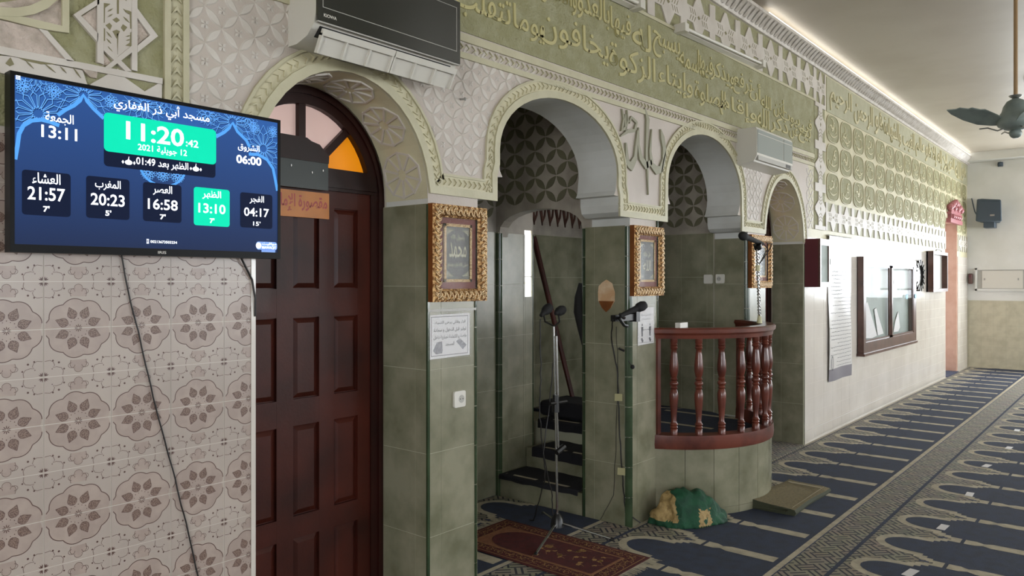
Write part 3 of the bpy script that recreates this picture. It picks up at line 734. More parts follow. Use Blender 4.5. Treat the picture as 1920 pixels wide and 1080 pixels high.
build('star_relief', intrados_lines(2.05, .458, 2.03, 2.528, WY + .02, WY + .30), 'relief_white', wall_front)
build('star_relief', intrados_lines(7.145, .483, 2.03, 2.598, WY + .02, WY + .30), 'relief_white', wall_front)

# ornament panel at the far left, above the screen
mb = MB(); mb.box(-.6, 1.24, WY - .003, WY, 2.10, 3.40); build('ornament_ground', mb, 'olive', wall_front)
mb = MB(); fr = FW(WY)
mb.fbox(fr, 1.240, 1.262, 2.1, 3.4, 0, .016); mb.fbox(fr, 1.306, 1.328, 2.1, 3.4, 0, .016); mb.fbox(fr, 1.262, 1.306, 2.1, 3.4, 0, .006)
for i in range(30): z = 2.10 + i * .043; mb.prism([(1.266, z), (1.284, z + .03), (1.302, z), (1.284, z + .014)], fr, .005, .015)
build('ornament_border', mb, 'yellow_band', wall_front)
def C5(x, y): return W(x / 5.4, y / 5.4)
def poly(mb, L, w0, w1, mi=0): mb.prism([C5(*p) for p in L], FW(WY), w0, w1, mi)
mb = MB(); w0, w1 = .002, .016
poly(mb, [(965, -400), (1030, -400), (1030, 660), (965, 640)], w0, w1); poly(mb, [(1315, -400), (1370, -400), (1370, 730), (1315, 715)], w0, w1)
poly(mb, [(725, 158), (985, -10), (985, 50), (800, 170), (975, 350), (970, 440)], w0, w1)
poly(mb, [(1370, 95), (1580, 375), (1372, 540), (1372, 470), (1500, 365), (1370, 190)], w0, w1)
poly(mb, [(1030, -400), (1315, -400), (1315, 470), (1180, 620), (1030, 450)], w0, w1 - .002)
poly(mb, [(1030, 450), (1315, 730), (1250, 730), (1030, 520)], w0, w1 + .0006); poly(mb, [(1315, 470), (1030, 700), (1100, 700), (1315, 540)], w0, w1 + .0012)
poly(mb, [(-200, 440), (0, 480), (720, 625), (1625, 800), (1625, 860), (720, 690), (0, 560), (-200, 520)], w0, w1)
poly(mb, [(375, 300), (460, 320), (735, 630), (660, 625)], w0, w1)
poly(mb, [(-200, 560), (100, 580), (820, 720), (900, 960), (-200, 700)], w0, w1 - .003)
poly(mb, [(900, 860), (1180, 700), (1250, 790), (1450, 930), (1625, 830), (1625, 1050), (1000, 1050)], w0, w1 - .005)
for L in ([(1165, -300), (1185, -300), (1185, 150), (1165, 150)], [(1165, 350), (1180, 350), (1172, 560)], [(1120, 210), (1160, 185), (1195, 215), (1160, 240)], [(1120, 325), (1160, 310), (1195, 325), (1162, 400)],
          [(1050, 265), (1090, 240), (1115, 270), (1095, 315)], [(1205, 290), (1225, 255), (1270, 285), (1235, 330)], [(1028, 40), (1100, 50), (1045, 90), (1040, 240), (1028, 240)], [(1028, 290), (1045, 300), (1045, 420), (1028, 430)],
          [(1310, 130), (1290, 120), (1250, 110), (1295, 160), (1300, 300), (1310, 300)], [(1310, 330), (1300, 340), (1295, 440), (1250, 470), (1310, 480)]):
    poly(mb, L, w1 - .002, w1 - .001, 1)
for x, y, dx, dy in ((1070, 130, 55, -35), (1070, 185, 55, -35), (1230, 100, 55, 55), (1230, 180, 60, 60), (1060, 330, 50, 60), (1060, 400, 45, 50), (1255, 380, 50, -12), (1255, 420, 50, -12), (1075, 480, 55, 75), (1220, 570, 75, -60), (1210, -40, 50, 60),
                     (240, 620, 85, 85), (430, 650, 115, 95), (590, 680, 65, 70), (720, 690, 80, 110)):
    n_ = Vector((-dy, dx)).normalized() * 7; poly(mb, [(x, y), (x + dx * .5 + n_.x, y + dy * .5 + n_.y), (x + dx, y + dy), (x + dx * .5 - n_.x, y + dy * .5 - n_.y)], w1 - .002, w1 + .0005, 1)
poly(mb, [(40, 650), (90, 590), (125, 660), (85, 680)], w1 - .004, w1 - .001, 1); poly(mb, [(150, 585), (350, 600), (660, 660), (400, 660), (240, 625)], w1 - .004, w1 - .002, 1)
build('star_ornament', mb, ['relief_white', 'carved'], wall_front)
mb = MB()
poly(mb, [(820, 170), (960, 75), (965, 350)], .002, .008); poly(mb, [(1375, 200), (1490, 365), (1375, 460)], .002, .008); poly(mb, [(-200, 180), (0, 210), (380, 300), (700, 640), (0, 480), (-200, 440)], .002, .008)
poly(mb, [(-200, 60), (620, -60), (620, 280), (230, 190)], .001, .007); poly(mb, [(1030, 530), (1120, 650), (1030, 670)], .002, .008); poly(mb, [(800, 690), (975, 720), (960, 800), (900, 790)], .002, .014)
build('stipple_infill', mb, 'rough_pink', wall_front)
mb = MB()
poly(mb, [(-200, 130), (0, 165), (230, 185), (610, 275), (610, -300), (680, -300), (680, 345), (560, 330), (380, 300), (0, 205), (-200, 180)], .002, .018)
mb.ribbon([(*C5(x, y), .026) for x, y in ((-250, 90), (-50, 130), (150, 140), (300, 115), (430, 60), (530, -30), (600, -180))], FW(WY), .002, .02)
build('ornament_frame', mb, 'yellow_band', wall_front)

# ------------------------------------------------------------------ cornice with an added glowing strip standing in for reflected window light
prof = [(0, 3.835), (.022, 3.835), (.028, 3.86), (.05, 3.89), (.085, 3.925), (.115, 3.94), (.115, 3.965), (0, 3.965)]
mb = MB(); a = [(-4, WY - p, z) for p, z in prof]; b = [(16.6, WY - p, z) for p, z in prof]; n = len(prof)
mb.add(a + b, [(i, (i + 1) % n, n + (i + 1) % n, n + i) for i in range(n)])
trim2 = build('trim_2', mb, 'cornice', kind='structure')
mb = MB()
for i in range(190):
    x = .5 + i * .085; mb.add([(x, WY - .03, 3.858), (x + .05, WY - .03, 3.858), (x + .05, WY - .114, 3.936), (x, WY - .114, 3.936), (x + .025, WY - .046, 3.853), (x + .025, WY - .122, 3.926)], [(0, 4, 5, 3), (4, 1, 2, 5)])
build('cornice_rib', mb, 'cornice', trim2, kind='stuff')
mb = MB(); mb.box(6.5, 16.4, WY - .105, WY - .075, 3.966, 3.980); build('light_strip', mb, 'led', trim2)  # added emitter, no lamp: imitates window light caught above the cornice
mb = MB(); mb.box(16.25, 16.6, -7, 2.6, 3.87, 4.02); build('trim_3', mb, 'white_paint', kind='structure')

# ------------------------------------------------------------------ doors
def make_door(name, xc, h, top, yb, sign):
    d = link(name, None, kind='structure'); fr = FW(yb); n = 24
    outer = [(xc - h, 2.03 + (top - 2.03) * 0)] ; mb = MB()
    for i in range(n):
        q = []
        for k_, rr in ((0, 0), (1, .075)):
            pass
        a0, a1 = math.pi * i / n, math.pi * (i + 1) / n; H = top - 2.03
        o = lambda a, r_: (xc - (h - r_) * math.cos(a), 2.03 + (H - r_) * math.sin(a))
        mb.prism([o(a0, 0), o(a1, 0), o(a1, .085), o(a0, .085)], fr, 0, .045); mb.prism([o(a0, .022), o(a1, .022), o(a1, .04), o(a0, .04)], fr, .045, .055)
    for s in (-1, 1):
        x0_, x1_ = sorted((xc + s * h, xc + s * (h - .085))); mb.fbox(fr, x0_, x1_, 0, 2.03, 0, .045)
        x0_, x1_ = sorted((xc + s * (h - .03), xc + s * (h - .045))); mb.fbox(fr, x0_, x1_, 0, 2.03, .045, .058)
    mb.fbox(fr, xc - h + .06, xc + h - .06, 2.06, 2.165, 0, .05); mb.fbox(fr, xc - h + .06, xc + h - .06, 2.075, 2.095, .05, .06)
    build('door_frame', mb, 'wood_dark', d, smooth=20)
    mb = MB(); c = (xc - .02, 2.10)
    for ang in (90, 45, 135):
        v = Vector((math.cos(R(ang)), math.sin(R(ang)))); mb.ribbon([(c[0] + v.x * .06, c[1] + v.y * .06, .035), (c[0] + v.x * .42, c[1] + v.y * .42, .035)], fr, .01, .04)
    mb.prism([(xc - .10, 2.16), (xc + .08, 2.16), (xc + .06, 2.22), (xc - .02, 2.26), (xc - .08, 2.22)], fr, .01, .04)
    build('fanlight_bar', mb, 'wood_dark', d)
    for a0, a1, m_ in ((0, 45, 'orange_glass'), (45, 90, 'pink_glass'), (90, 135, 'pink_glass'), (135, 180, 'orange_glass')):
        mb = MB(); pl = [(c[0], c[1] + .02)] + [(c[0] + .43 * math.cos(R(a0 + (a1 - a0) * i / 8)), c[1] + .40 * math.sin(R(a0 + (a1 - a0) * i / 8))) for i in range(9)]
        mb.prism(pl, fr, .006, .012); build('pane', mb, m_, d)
    mb = MB(); mb.fbox(fr, xc - h + .07, xc + h - .07, 0, 2.07, 0, .018); leaf = build('leaf', mb, 'wood', d)
    xs = [xc - .29, xc - .065, xc + .16]; rows = [(.08, .47), (.57, .98), (1.10, 1.47), (1.60, 1.98)]
    mb = MB(); ed = [xc - h + .075] + sum([[x, x + .14] for x in xs], []) + [xc + h - .085]
    for i in range(0, len(ed) - 1, 2): mb.fbox(fr, ed[i], ed[i + 1], 0, 2.06, .018, .034)
    zc = [0] + sum([list(r_) for r_ in rows], []) + [2.06]
    for i in range(0, len(zc), 2): mb.fbox(fr, ed[0], ed[-1], zc[i], zc[i + 1], .018, .0335)
    build('stile', mb, 'wood', leaf)
    for x in xs:
        for z0_, z1_ in rows:
            mb = MB(); b_ = .022; u0, u1, v0, v1 = x + .004, x + .136, z0_ + .004, z1_ - .004
            V_ = [fr(u0, v0, .018), fr(u1, v0, .018), fr(u1, v1, .018), fr(u0, v1, .018), fr(u0 + b_, v0 + b_, .030), fr(u1 - b_, v0 + b_, .030), fr(u1 - b_, v1 - b_, .030), fr(u0 + b_, v1 - b_, .030)]
            mb.add(V_, [(4, 5, 6, 7), (0, 1, 5, 4), (1, 2, 6, 5), (2, 3, 7, 6), (3, 0, 4, 7)]); build('panel', mb, 'wood', leaf)
    return d
make_door('door_1', 2.05, .46, 2.53, 2.99, True)
make_door('door_2', 7.145, .485, 2.6, 2.99, False)
mb = MB(); mb.box(1.5, 2.6, 2.99, 3.1, 0, 2.7); mb.box(6.43, 7.9, 3.045, 3.15, 0, 3.2); mb.box(6.43, 6.66, 2.931, 3.045, 0, 3.2); mb.box(7.631, 7.9, 2.931, 3.045, 0, 3.2); mb.box(6.66, 7.63, 2.931, 3.045, 2.75, 3.2); mb.box(1.2, 1.59, 2.931, 2.99, 0, 3.2); mb.box(2.511, 2.6, 2.931, 3.1, 0, 3.2); build('wall_door_back', mb, 'outdoor', kind='structure')

# board and painted sign on the door
t = Thing('sign_board', (2.0, 2.955, 2.05), 'dark gabled wooden board fixed to the fanlight above the orange door sign', 'sign board')
mb = MB(); mb.prism([(1.84, 2.18), (2.15, 2.18), (2.152, 2.212), (2.10, 2.262), (2.055, 2.272), (2.03, 2.285), (1.86, 2.285), (1.80, 2.25)], FW(2.945), 0, .03); t.part('board_top', mb, 'wood_dark')
mb = MB(); mb.fbox(FW(2.945), 1.80, 2.15, 2.055, 2.18, 0, .025); t.part('board_face', mb, 'dark_green')
for x, z in ((1.95, 2.15), (2.06, 2.13), (2.12, 2.145)): mb = MB(); mb.prism(ell(x, z, .003, .006, 6), FW(2.945), .025, .028); t.part('pin', mb, 'chrome')
t = Thing('door_sign', (1.97, 2.955, 1.925), 'orange painted sign with red lettering hung on the brown door', 'sign')
mb = MB(); mb.fbox(FW(2.955), 1.76, 2.172, 1.925, 2.045, 0, .012); t.part('plate', mb, 'orange')
mb = MB(); mb.text('مقصورة الإمام', FW(2.955), 1.885, 2.160, 1.942, 2.03, .0125, 0, 0, .022); t.part('lettering', mb, 'red_paint')

# ------------------------------------------------------------------ carpets
CP = .5315; TIPX = 4.10
def carpet(name, x0, x1, y0, label, group=None, front=True, ymax=1.22, full=True):
    fr = FF(0); z = .010; mb = MB()
    mb.box(x0, x1, y0, y0 + ymax, .001, z, 0)
    f = lambda poly, k, mi: mb.flat([(min(max(u, x0), x1), y0 + v) for u, v in poly], fr, z + .0005 * k, mi)
    R_ = lambda a, b, c, d, k, mi: f([(a, c), (b, c), (b, d), (a, d)], k, mi)
    R_(x0, x1, .012, .232, 1, 1); R_(x0, x1, .232, .268, 2, 2); R_(x0, x1, .225, .232, 3, 3)
    yy = x0
    R_(x0, x1, .755, ymax - .012, 1, 1)
    prof = [(0, 1.128), (.035, 1.122), (.07, 1.10), (.10, 1.065), (.12, 1.02), (.128, .97), (.133, .885), (.165, .885), (.165, .855), (.195, .855), (.195, .82), (.219, .82), (.221, .745)]
    po = [(0, 1.178), (.06, 1.168), (.115, 1.13), (.155, 1.075), (.175, 1.01), (.182, .95), (.184, .925), (.210, .925), (.210, .89), (.235, .89), (.235, .85), (.252, .85), (.252, .81), (CP / 2 + .001, .81), (CP / 2 + .001, .755)]
    k0 = math.floor((x0 - TIPX) / CP); k1 = math.ceil((x1 - TIPX) / CP)
    for k in range(k0, k1 + 1):
        c = TIPX + k * CP
        if c < x0 - .25 or c > x1 + .25: continue
        f([(c + a, b) for a, b in po] + [(c - a, b) for a, b in po[::-1][:-1]], 2, 2)
        f([(c + a, b) for a, b in prof] + [(c - a, b) for a, b in prof[::-1][:-1]], 3, 0)
        bx = c + CP / 2
        if x0 < bx - .045 and bx + .045 < x1:
            f([(bx - .044, .300), (bx + .044, .300), (bx + .044, .59), (bx + .022, .635), (bx + .044, .675), (bx + .044, .735), (bx - .044, .735), (bx - .044, .675), (bx - .022, .635), (bx - .044, .59)], 2, 2)
            R_(bx - .012, bx + .012, .83, .88, 4, 3)
    return build(name, mb, ['carpet_blue', 'weave', 'carpet_cream', 'carpet_edge'], label=label, cat='carpet', group=group)
rows = ['first row against the front wall', 'second row from the front wall', 'third row from the front wall', 'fourth row from the front wall', 'fifth row from the front wall', 'sixth row from the front wall', 'seventh row from the front wall']
for r_, nm in enumerate(rows):
    carpet('carpet', -3.9, 16.55, 1.357 - 1.22 * r_, 'blue prayer carpet with cream arches, ' + nm, 'prayer carpets laid in rows')
carpet('carpet', 2.87, 4.325, 2.577, 'short piece of blue arched prayer carpet filling the mihrab recess')
carpet('carpet', 6.68, 7.61, 2.577, 'short grey and blue carpet piece in the fourth archway', ymax=.35) if False else None
mb = MB(); mb.box(6.68, 7.61, 2.6, 2.93, .001, .012); build('carpet_strip', mb, 'weave', label='grey woven carpet strip in the narrow archway beyond the pulpit', cat='carpet')
mb = MB(); mb.box(14.58, 15.6, 2.6, 2.93, .001, .012); build('doorway_mat', mb, 'carpet_edge', label='dark blue mat in the far pink doorway', cat='mat')
for i, (px, py, side) in enumerate([(1707, 1078, 0), (1768, 992, 0), (1818, 930, 0), (1850, 876, 0), (1892, 842, 0), (1907, 809, 0)]):
    d = CAM_Z * FOC / (py - HY); k = (px - 960) / FOC; X, Y_ = d * (CA + k * SA), d * (SA - k * CA)
    mb = MB(); a = R(-8 + 5 * (i % 3)); pts = [(-.065, -.025), (.065, -.025), (.065, .025), (-.065, .025)]
    mb.prism([(x * math.cos(a) - y * math.sin(a), x * math.sin(a) + y * math.cos(a)) for x, y in pts], FF(0), 0, .0012)
    build('paper_marker', mb, 'paper', label='white paper marker on the second carpet row, %s counted from the red rug end' % ['first', 'second', 'third', 'fourth', 'fifth', 'sixth'][i], cat='paper', group='paper markers on the second carpet row', loc=(X, Y_, .0125))

# ------------------------------------------------------------------ pulpit: stair, drum, railing
st = link('pulpit_stair', None, label='green tiled steps climbing to the pulpit inside the recess', cat='stair')
for i, (xa, xb, z) in enumerate(((4.345, 4.67, .16), (4.67, 5.0, .32))):
    mb = MB(); mb.box(xa, xb - .001, 3.001, 3.768, 0, z); build('step', mb, 'green_tile', st)
DC = (5.41, 2.93); DR = .79; ZD = .47
a0 = 180 + math.degrees(math.asin((DC[1] - WY) / DR)); a1 = 360 - (a0 - 180)
arc = lambda r, n, s=a0, e=a1: [(DC[0] + r * math.cos(R(s + (e - s) * i / n)), DC[1] + r * math.sin(R(s + (e - s) * i / n))) for i in range(n + 1)]
dr = link('pulpit', None, label='curved green tiled pulpit base below the brown balustrade', cat='pulpit')
mb = MB(); mb.prism(arc(DR - .012, 24) , FF(0), 0, ZD - .01); build('drum_core', mb, 'grout', dr)
mb = MB(); mb.prism([(6.27, WY), (6.27, 4.29), (5.0, 4.29), (5.0, 3.01), (4.71, 3.01), (4.71, WY)], FF(0), 0, ZD - .01); build('floor_pulpit', mb, 'grout', kind='structure')
nt_ = 9
for i in range(nt_):
    for z0_, z1_ in ((0, .06), (.06, ZD)):
        s_ = a0 + (a1 - a0) * i / nt_ + .12; e_ = a0 + (a1 - a0) * (i + 1) / nt_ - .12
        mb = MB(); mb.prism(arc(DR, 4, s_, e_) + arc(DR - .012, 4, s_, e_)[::-1], FF(0), z0_ + .001, z1_ - .001); build('tile', mb, 'green_tile', dr, smooth=30)
def sweep(prof, path, mb, mi=0):                # prof (offset, z) closed, path = angle list on the drum arc
    n = len(prof); b = len(mb.v)
    for a in path:
        for o_, z in prof: mb.v.append((DC[0] + (DR + o_) * math.cos(R(a)), DC[1] + (DR + o_) * math.sin(R(a)), z))
    m_ = len(path)
    for i in range(m_ - 1):
        for k in range(n): mb.f.append((b + i * n + k, b + i * n + (k + 1) % n, b + (i + 1) * n + (k + 1) % n, b + (i + 1) * n + k)); mb.m.append(mi)
    mb.f += [tuple(b + k for k in range(n)), tuple(b + (m_ - 1) * n + k for k in range(n))]; mb.m += [mi, mi]
t = Thing('balustrade', (DC[0], 2.2, ZD), 'curved brown wooden balustrade with turned balusters on the green tiled pulpit', 'balustrade')
pth = [a0 + (a1 - a0) * i / 32 for i in range(33)]
ZT = 1.31
mb = MB(); sweep([(-.065, ZD), (.012, ZD), (.016, ZD + .03), (.012, ZD + .095), (-.055, ZD + .105)], pth, mb); t.part('bottom_rail', mb, 'rail_wood', smooth=35)
mb = MB(); sweep([(-.06, ZT - .075), (.008, ZT - .075), (.012, ZT - .05), (.028, ZT - .035), (.03, ZT - .01), (.018, ZT), (-.07, ZT), (-.08, ZT - .02), (-.065, ZT - .04)], pth, mb); t.part('top_rail', mb, 'rail_wood', smooth=35)
bp_ = [(.026, 0), (.026, .04), (.022, .045), (.027, .055), (.022, .065), (.028, .075), (.022, .085), (.018, .10), (.022, .16), (.030, .25), (.031, .29), (.024, .315), (.019, .325), (.027, .335), (.019, .348), (.030, .36), (.030, .372), (.019, .385), (.027, .397), (.019, .41), (.024, .42), (.032, .46), (.031, .50), (.022, .58), (.018, .605), (.022, .61), (.028, .62), (.022, .63), (.027, .64), (.022, .65), (.026, .655), (.026, .69)]
sc_ = (ZT - .07 - ZD - .095) / .69
mb = MB(); mb.lathe([(r_, z * sc_) for r_, z in bp_], n=14); bal = mb.mesh('baluster', ['rail_wood'], 50)
nb = 11
for i in range(1, nb):
    a = R(a0 + (a1 - a0) * (i - .25) / (nb - .5)); r_ = DR - .024
    link('baluster', bal, t.o, loc=(DC[0] + r_ * math.cos(a) - t.base.x, DC[1] + r_ * math.sin(a) - t.base.y, .095))
for sgn, an in ((0, a0 + .8), (1, a1 - .8)):
    c = (DC[0] + (DR - .024) * math.cos(R(an)), DC[1] + (DR - .024) * math.sin(R(an)))
    mb = MB(); mb.box(c[0] - .022, c[0] + .022, c[1] - .022, c[1] + .022, ZD, ZT - .02); t.part('end_post', mb, 'rail_wood')
mb = MB(); mb.prism([(4.80, 2.70)] + [p for p in arc(DR - .09, 20) if p[1] < 2.70] + [(6.10, 2.70), (6.25, 2.95), (6.25, 4.28), (5.37, 4.28), (5.37, 2.95), (4.80, 2.95)], FF(0), ZD - .009, ZD + .012, 0)
for k in range(3):
    c = 4.98 + .53 * k; mb.fbox(FF(ZD + .012), c, c + .05, 2.6, 3.3, 0, .001, 2); mb.flat([(c + .27 + .17 * math.cos(R(i * 20)), 3.5 + .3 * math.sin(R(i * 20))) for i in range(18)], FF(ZD + .0125), 0, 2); mb.flat([(c + .27 + .14 * math.cos(R(i * 20)), 3.5 + .27 * math.sin(R(i * 20))) for i in range(18)], FF(ZD + .013), 0, 0)
mb.fbox(FF(ZD + .012), 5.4, 6.25, 3.55, 4.27, 0, .0006, 1)
build('pulpit_carpet', mb, ['carpet_blue', 'weave', 'carpet_cream'], label='blue and grey carpet on the pulpit floor behind the balusters', cat='carpet')
def draped(name, xa, xb, y0, y1, z, lab, mats, drop=.06):
    mb = MB(); n = 12; rows_ = [(xb, z + .012), (xa - .012, z + .014), (xa - .02, z + .004), (xa - .022, z - drop)]
    for i in range(n + 1):
        y = y0 + (y1 - y0) * i / n
        for x, zz in rows_: mb.v.append((x + .006 * math.sin(i * 2.1), y, zz + .003 * math.sin(i * 1.3)))
    m_ = len(rows_)
    for i in range(n):
        for k in range(m_ - 1): mb.f.append((i * m_ + k, i * m_ + k + 1, (i + 1) * m_ + k + 1, (i + 1) * m_ + k)); mb.m.append(0)
    t_ = Thing(name, ((xa + xb) / 2, (y0 + y1) / 2, z), lab, 'mat')
    o = t_.part('fabric', mb, mats[:1]); md = o.modifiers.new('thickness', 'SOLIDIFY'); md.thickness = .010
    mb = MB(); mb.fbox(FF(z + .0145), xa + .02, xa + .05, y0 + .08, y1 - .03, 0, .001); t_.part('stripe', mb, 'carpet_cream')
    return t_
draped('step_mat', 4.345, 4.66, 3.04, 3.76, .16, 'dark blue mat with a cream edge on the lowest pulpit step', ['carpet_dark'], .02)
draped('step_mat', 4.672, 4.99, 3.04, 3.70, .32, 'dark frayed mat hanging over the second pulpit step', ['carpet_dark'])
draped('step_mat', 5.002, 5.35, 3.04, 3.9, ZD + .002, 'dark mat at the top of the pulpit stair', ['carpet_dark'])
mb = MB(); mb.box(5.05, 5.45, 3.2, 3.95, ZD + .03, ZD + .16); o = build('seat_cushion', mb, 'carpet_dark', label='dark folded cushion at the top of the pulpit stair', cat='cushion')
bv = o.modifiers.new('b', 'BEVEL'); bv.width = .04; bv.segments = 3
t = Thing('wooden_staff', (5.40, 3.80, ZD), 'long dark wooden staff leaning inside the stair recess', 'staff')
mb = MB(); mb.tube([(5.40, 3.80, ZD + .012), (5.37, 3.98, 1.15), (5.33, 4.22, 2.03)], [.020, .022, .026], 10); t.part('shaft', mb, 'wood', smooth=40)
t = Thing('hanging_bag', (4.33, 3.03, 1.55), 'black cloth bag hanging at the right edge of the stair opening', 'bag')
mb = MB(); mb.tube([(4.40, 3.06, 1.62), (4.40, 3.07, 1.52), (4.40, 3.07, 1.42), (4.40, 3.05, 1.30), (4.40, 3.04, 1.18)], [.015, .035, .042, .03, .008], 10); t.part('sack', mb, 'matt_black', smooth=50)
# broken tile
mb = MB(); hp = [(2.862, 1.60), (2.835, 1.625), (2.80, 1.645), (2.755, 1.62), (2.735, 1.56), (2.735, 1.50), (2.77, 1.45), (2.80, 1.43), (2.835, 1.46), (2.866, 1.50), (2.868, 1.56)]
mb.prism(hp, FX(4.332), .0, .004, 0); build('broken_patch', mb, 'tan_break', pb, label='tan patch of bare plaster where the tile broke')
mb = MB(); mb.prism([(2.86, 1.50), (2.74, 1.50), (2.77, 1.45), (2.80, 1.425), (2.835, 1.455)], FX(4.328), 0, .004); build('broken_edge', mb, 'gold_side', pb)

# ------------------------------------------------------------------ television with the prayer times
TY = 2.55
t = Thing('television', (1.206, 2.58, 1.722), 'wall mounted flat television showing blue prayer time display', 'television')
X0, X1, Z0, Z1 = .753, 1.655, 1.720, 2.252; fr = FW(TY)
mb = MB(); mb.fbox(fr, X0, X1, Z0, Z1, -.045, -.004); mb.fbox(fr, X0 + .15, X1 - .15, Z0 + .05, Z1 - .12, -.07, -.045); t.part('housing', mb, 'tv_body')
mb = MB(); b_ = .012
mb.fbox(fr, X0, X1, Z1 - b_, Z1, -.004, .002); mb.fbox(fr, X0, X0 + b_, Z0 + .024, Z1 - b_, -.004, .002); mb.fbox(fr, X1 - b_, X1, Z0 + .024, Z1 - b_, -.004, .002); mb.fbox(fr, X0, X1, Z0, Z0 + .024, -.004, .002); t.part('bezel', mb, 'bezel_black')
mb = MB(); mb.fbox(fr, X0 + b_, X1 - b_, Z0 + .024, Z1 - b_, -.004, 0); scr = t.part('screen', mb, 'tv_screen')
mb = MB(); mb.text('IRIS', fr, 1.185, 1.213, Z0 + .007, Z0 + .016, .0025, 0, 0, .01); t.part('lettering', mb, 'plastic')
def C1(x, y): return W(x / 2.7, 100 + y / 2.7, TY)
def CL(x, y): return W(x / 4.911, 100 + y / 4.911, TY)
def CR(x, y): return W(270 + x / 3.6, 180 + y / 3.6, TY)
sx0, sx1, sz0, sz1 = X0 + b_ + .001, X1 - b_ - .001, Z0 + .025, Z1 - b_ - .001
cl = lambda p: (min(max(p[0], sx0), sx1), min(max(p[1], sz0), sz1))
ribL = [CL(*p) for p in ((125, 975), (160, 850), (175, 740), (215, 665), (290, 620), (380, 612), (460, 632), (545, 665))] 
ribL2 = [CL(*p) for p in ((530, 570), (600, 520), (680, 480), (735, 435), (768, 385))]; ribL3 = [CL(*p) for p in ((768, 385), (800, 440), (860, 510), (955, 600))]
ribR = [CR(*p) for p in ((485, 275), (540, 245), (575, 215), (598, 182))]; ribR2 = [CR(*p) for p in ((598, 182), (630, 240), (690, 300), (712, 345))]; ribR3 = [CR(*p) for p in ((706, 392), (770, 395), (830, 430), (870, 490), (886, 570), (904, 640))]
allr = ribL[:6] + [CL(460, 632), CL(530, 570)] + ribL2[1:] + ribL3[1:] + [C1(560, 350), C1(1090, 440)] + ribR[1:] + ribR2[1:] + ribR3
def arch_z(x):
    for a, b in zip(allr, allr[1:]):
        if a[0] <= x <= b[0]: return a[1] + (b[1] - a[1]) * (x - a[0]) / max(b[0] - a[0], 1e-6)
    return allr[0][1] if x < allr[0][0] else allr[-1][1]
mb = MB()
def gl(p, q, wd=.0019, test=True):
    n = 6; P, Q = Vector(p), Vector(q)
    for i in range(n):
        a, b = P + (Q - P) * (i / n), P + (Q - P) * ((i + 1) / n); m_ = (a + b) / 2
        if not (sx0 + .002 < m_.x < sx1 - .002 and sz0 < m_.y < sz1 - .002): continue
        if test and m_.y < arch_z(m_.x) + .004: continue
        mb.ribbon([(*a, 0), (*b, 0)], fr, .0006, None, 0, wd); mb.ribbon([(a.x + .0015, a.y - .003, 0), (b.x + .0015, b.y - .003, 0)], fr, .0004, None, 1, wd * 1.3)
def burst(cx, cz, R1, n, ph=0, test=True):
    for k in range(n):
        a = ph + 2 * math.pi * k / n; da = math.pi / n; pt_ = lambda r_, an: (cx + r_ * math.cos(an), cz + r_ * math.sin(an))
        gl(pt_(R1 * .22, a), pt_(R1 * .34, a + da), test=test); gl(pt_(R1 * .34, a + da), pt_(R1 * .22, a + 2 * da), test=test)
        gl(pt_(R1 * .30, a - da * .6), pt_(R1 * .85, a - da * .75), test=test); gl(pt_(R1 * .30, a + da * .6), pt_(R1 * .85, a + da * .75), test=test)
        gl(pt_(R1 * .85, a - da * .75), pt_(R1, a), test=test); gl(pt_(R1, a), pt_(R1 * .85, a + da * .75), test=test)
        gl(pt_(R1, a), pt_(R1 * 1.42, a + da), .0013, test=test); gl(pt_(R1 * 1.42, a + da), pt_(R1, a + 2 * da), .0013, test=test)
        gl(pt_(R1, a), pt_(R1 * 1.42, a), .0013, test=test)
for c_, r_, n_ in ((CL(350, 550), .062, 14), (CL(770, 385), .060, 14), (CR(598, 175), .062, 14), (CR(805, 355), .062, 14), (CL(205, 300), .015, 10), (CL(495, 352), .015, 10), (CL(1030, 450), .016, 10), (CR(745, 215), .015, 10), (CR(870, 240), .015, 10), (CL(1330, 470), .05, 12), (CR(430, 120), .03, 10), (CL(330, 205), .034, 10), (CR(700, 140), .03, 10), (C1(830, 215), .045, 12), (CL(620, 230), .02, 8)):
    burst(c_[0], c_[1], r_, n_)
m1 = MB()
c_ = C1(825, 560); rr = C1(940, 620)[0] - c_[0]
mb_keep = mb; 
for k in range(3): burst(c_[0] - .05 + .05 * k, c_[1] - .035, .018, 10, test=False)
t.part('girih_pattern', mb, ['tv_line', 'tv_shadow'], scr, kind='stuff')
mbb = MB(); mono = []
for p_ in allr:
    p_ = cl(p_)
    if not mono or p_[0] > mono[-1][0] + .0005: mono.append(p_)
for a_, b__ in zip(mono, mono[1:]): mbb.flat([a_, b__, (b__[0], sz1), (a_[0], sz1)], fr, .0002)
t.part('blue_field', mbb, 'tv_blue', scr)
for L in (ribL, ribL2 + ribL3[1:], ribR + ribR2[1:], ribR3): mb = MB(); mb.ribbon([(*cl(p), 0) for p in L], fr, .0009, None, 0, .0115); t.part('arch_ribbon', mb, 'tv_ribbon', scr)
mb = MB(); mb.ribbon([(c_[0] + rr * 1.0 * math.cos(R(a)), c_[1] + rr * .95 * math.sin(R(a)), 0) for a in range(180, 361, 12)], fr, .0009, None, 0, .008)
t.part('arch_ribbon', mb, 'tv_ribbon', scr)
def card(a, b, m_, r_=.010, w_=.0012):
    (u0, v1), (u1, v0) = C1(*a), C1(*b); mb = MB(); mb.flat(rrect(u0, u1, v0, v1, r_), fr, w_); t.part('card', mb, m_, scr)
card((525, 470), (1090, 632), 'tv_card', .012); card((525, 297), (1093, 565), 'tv_green', .014, .0015)
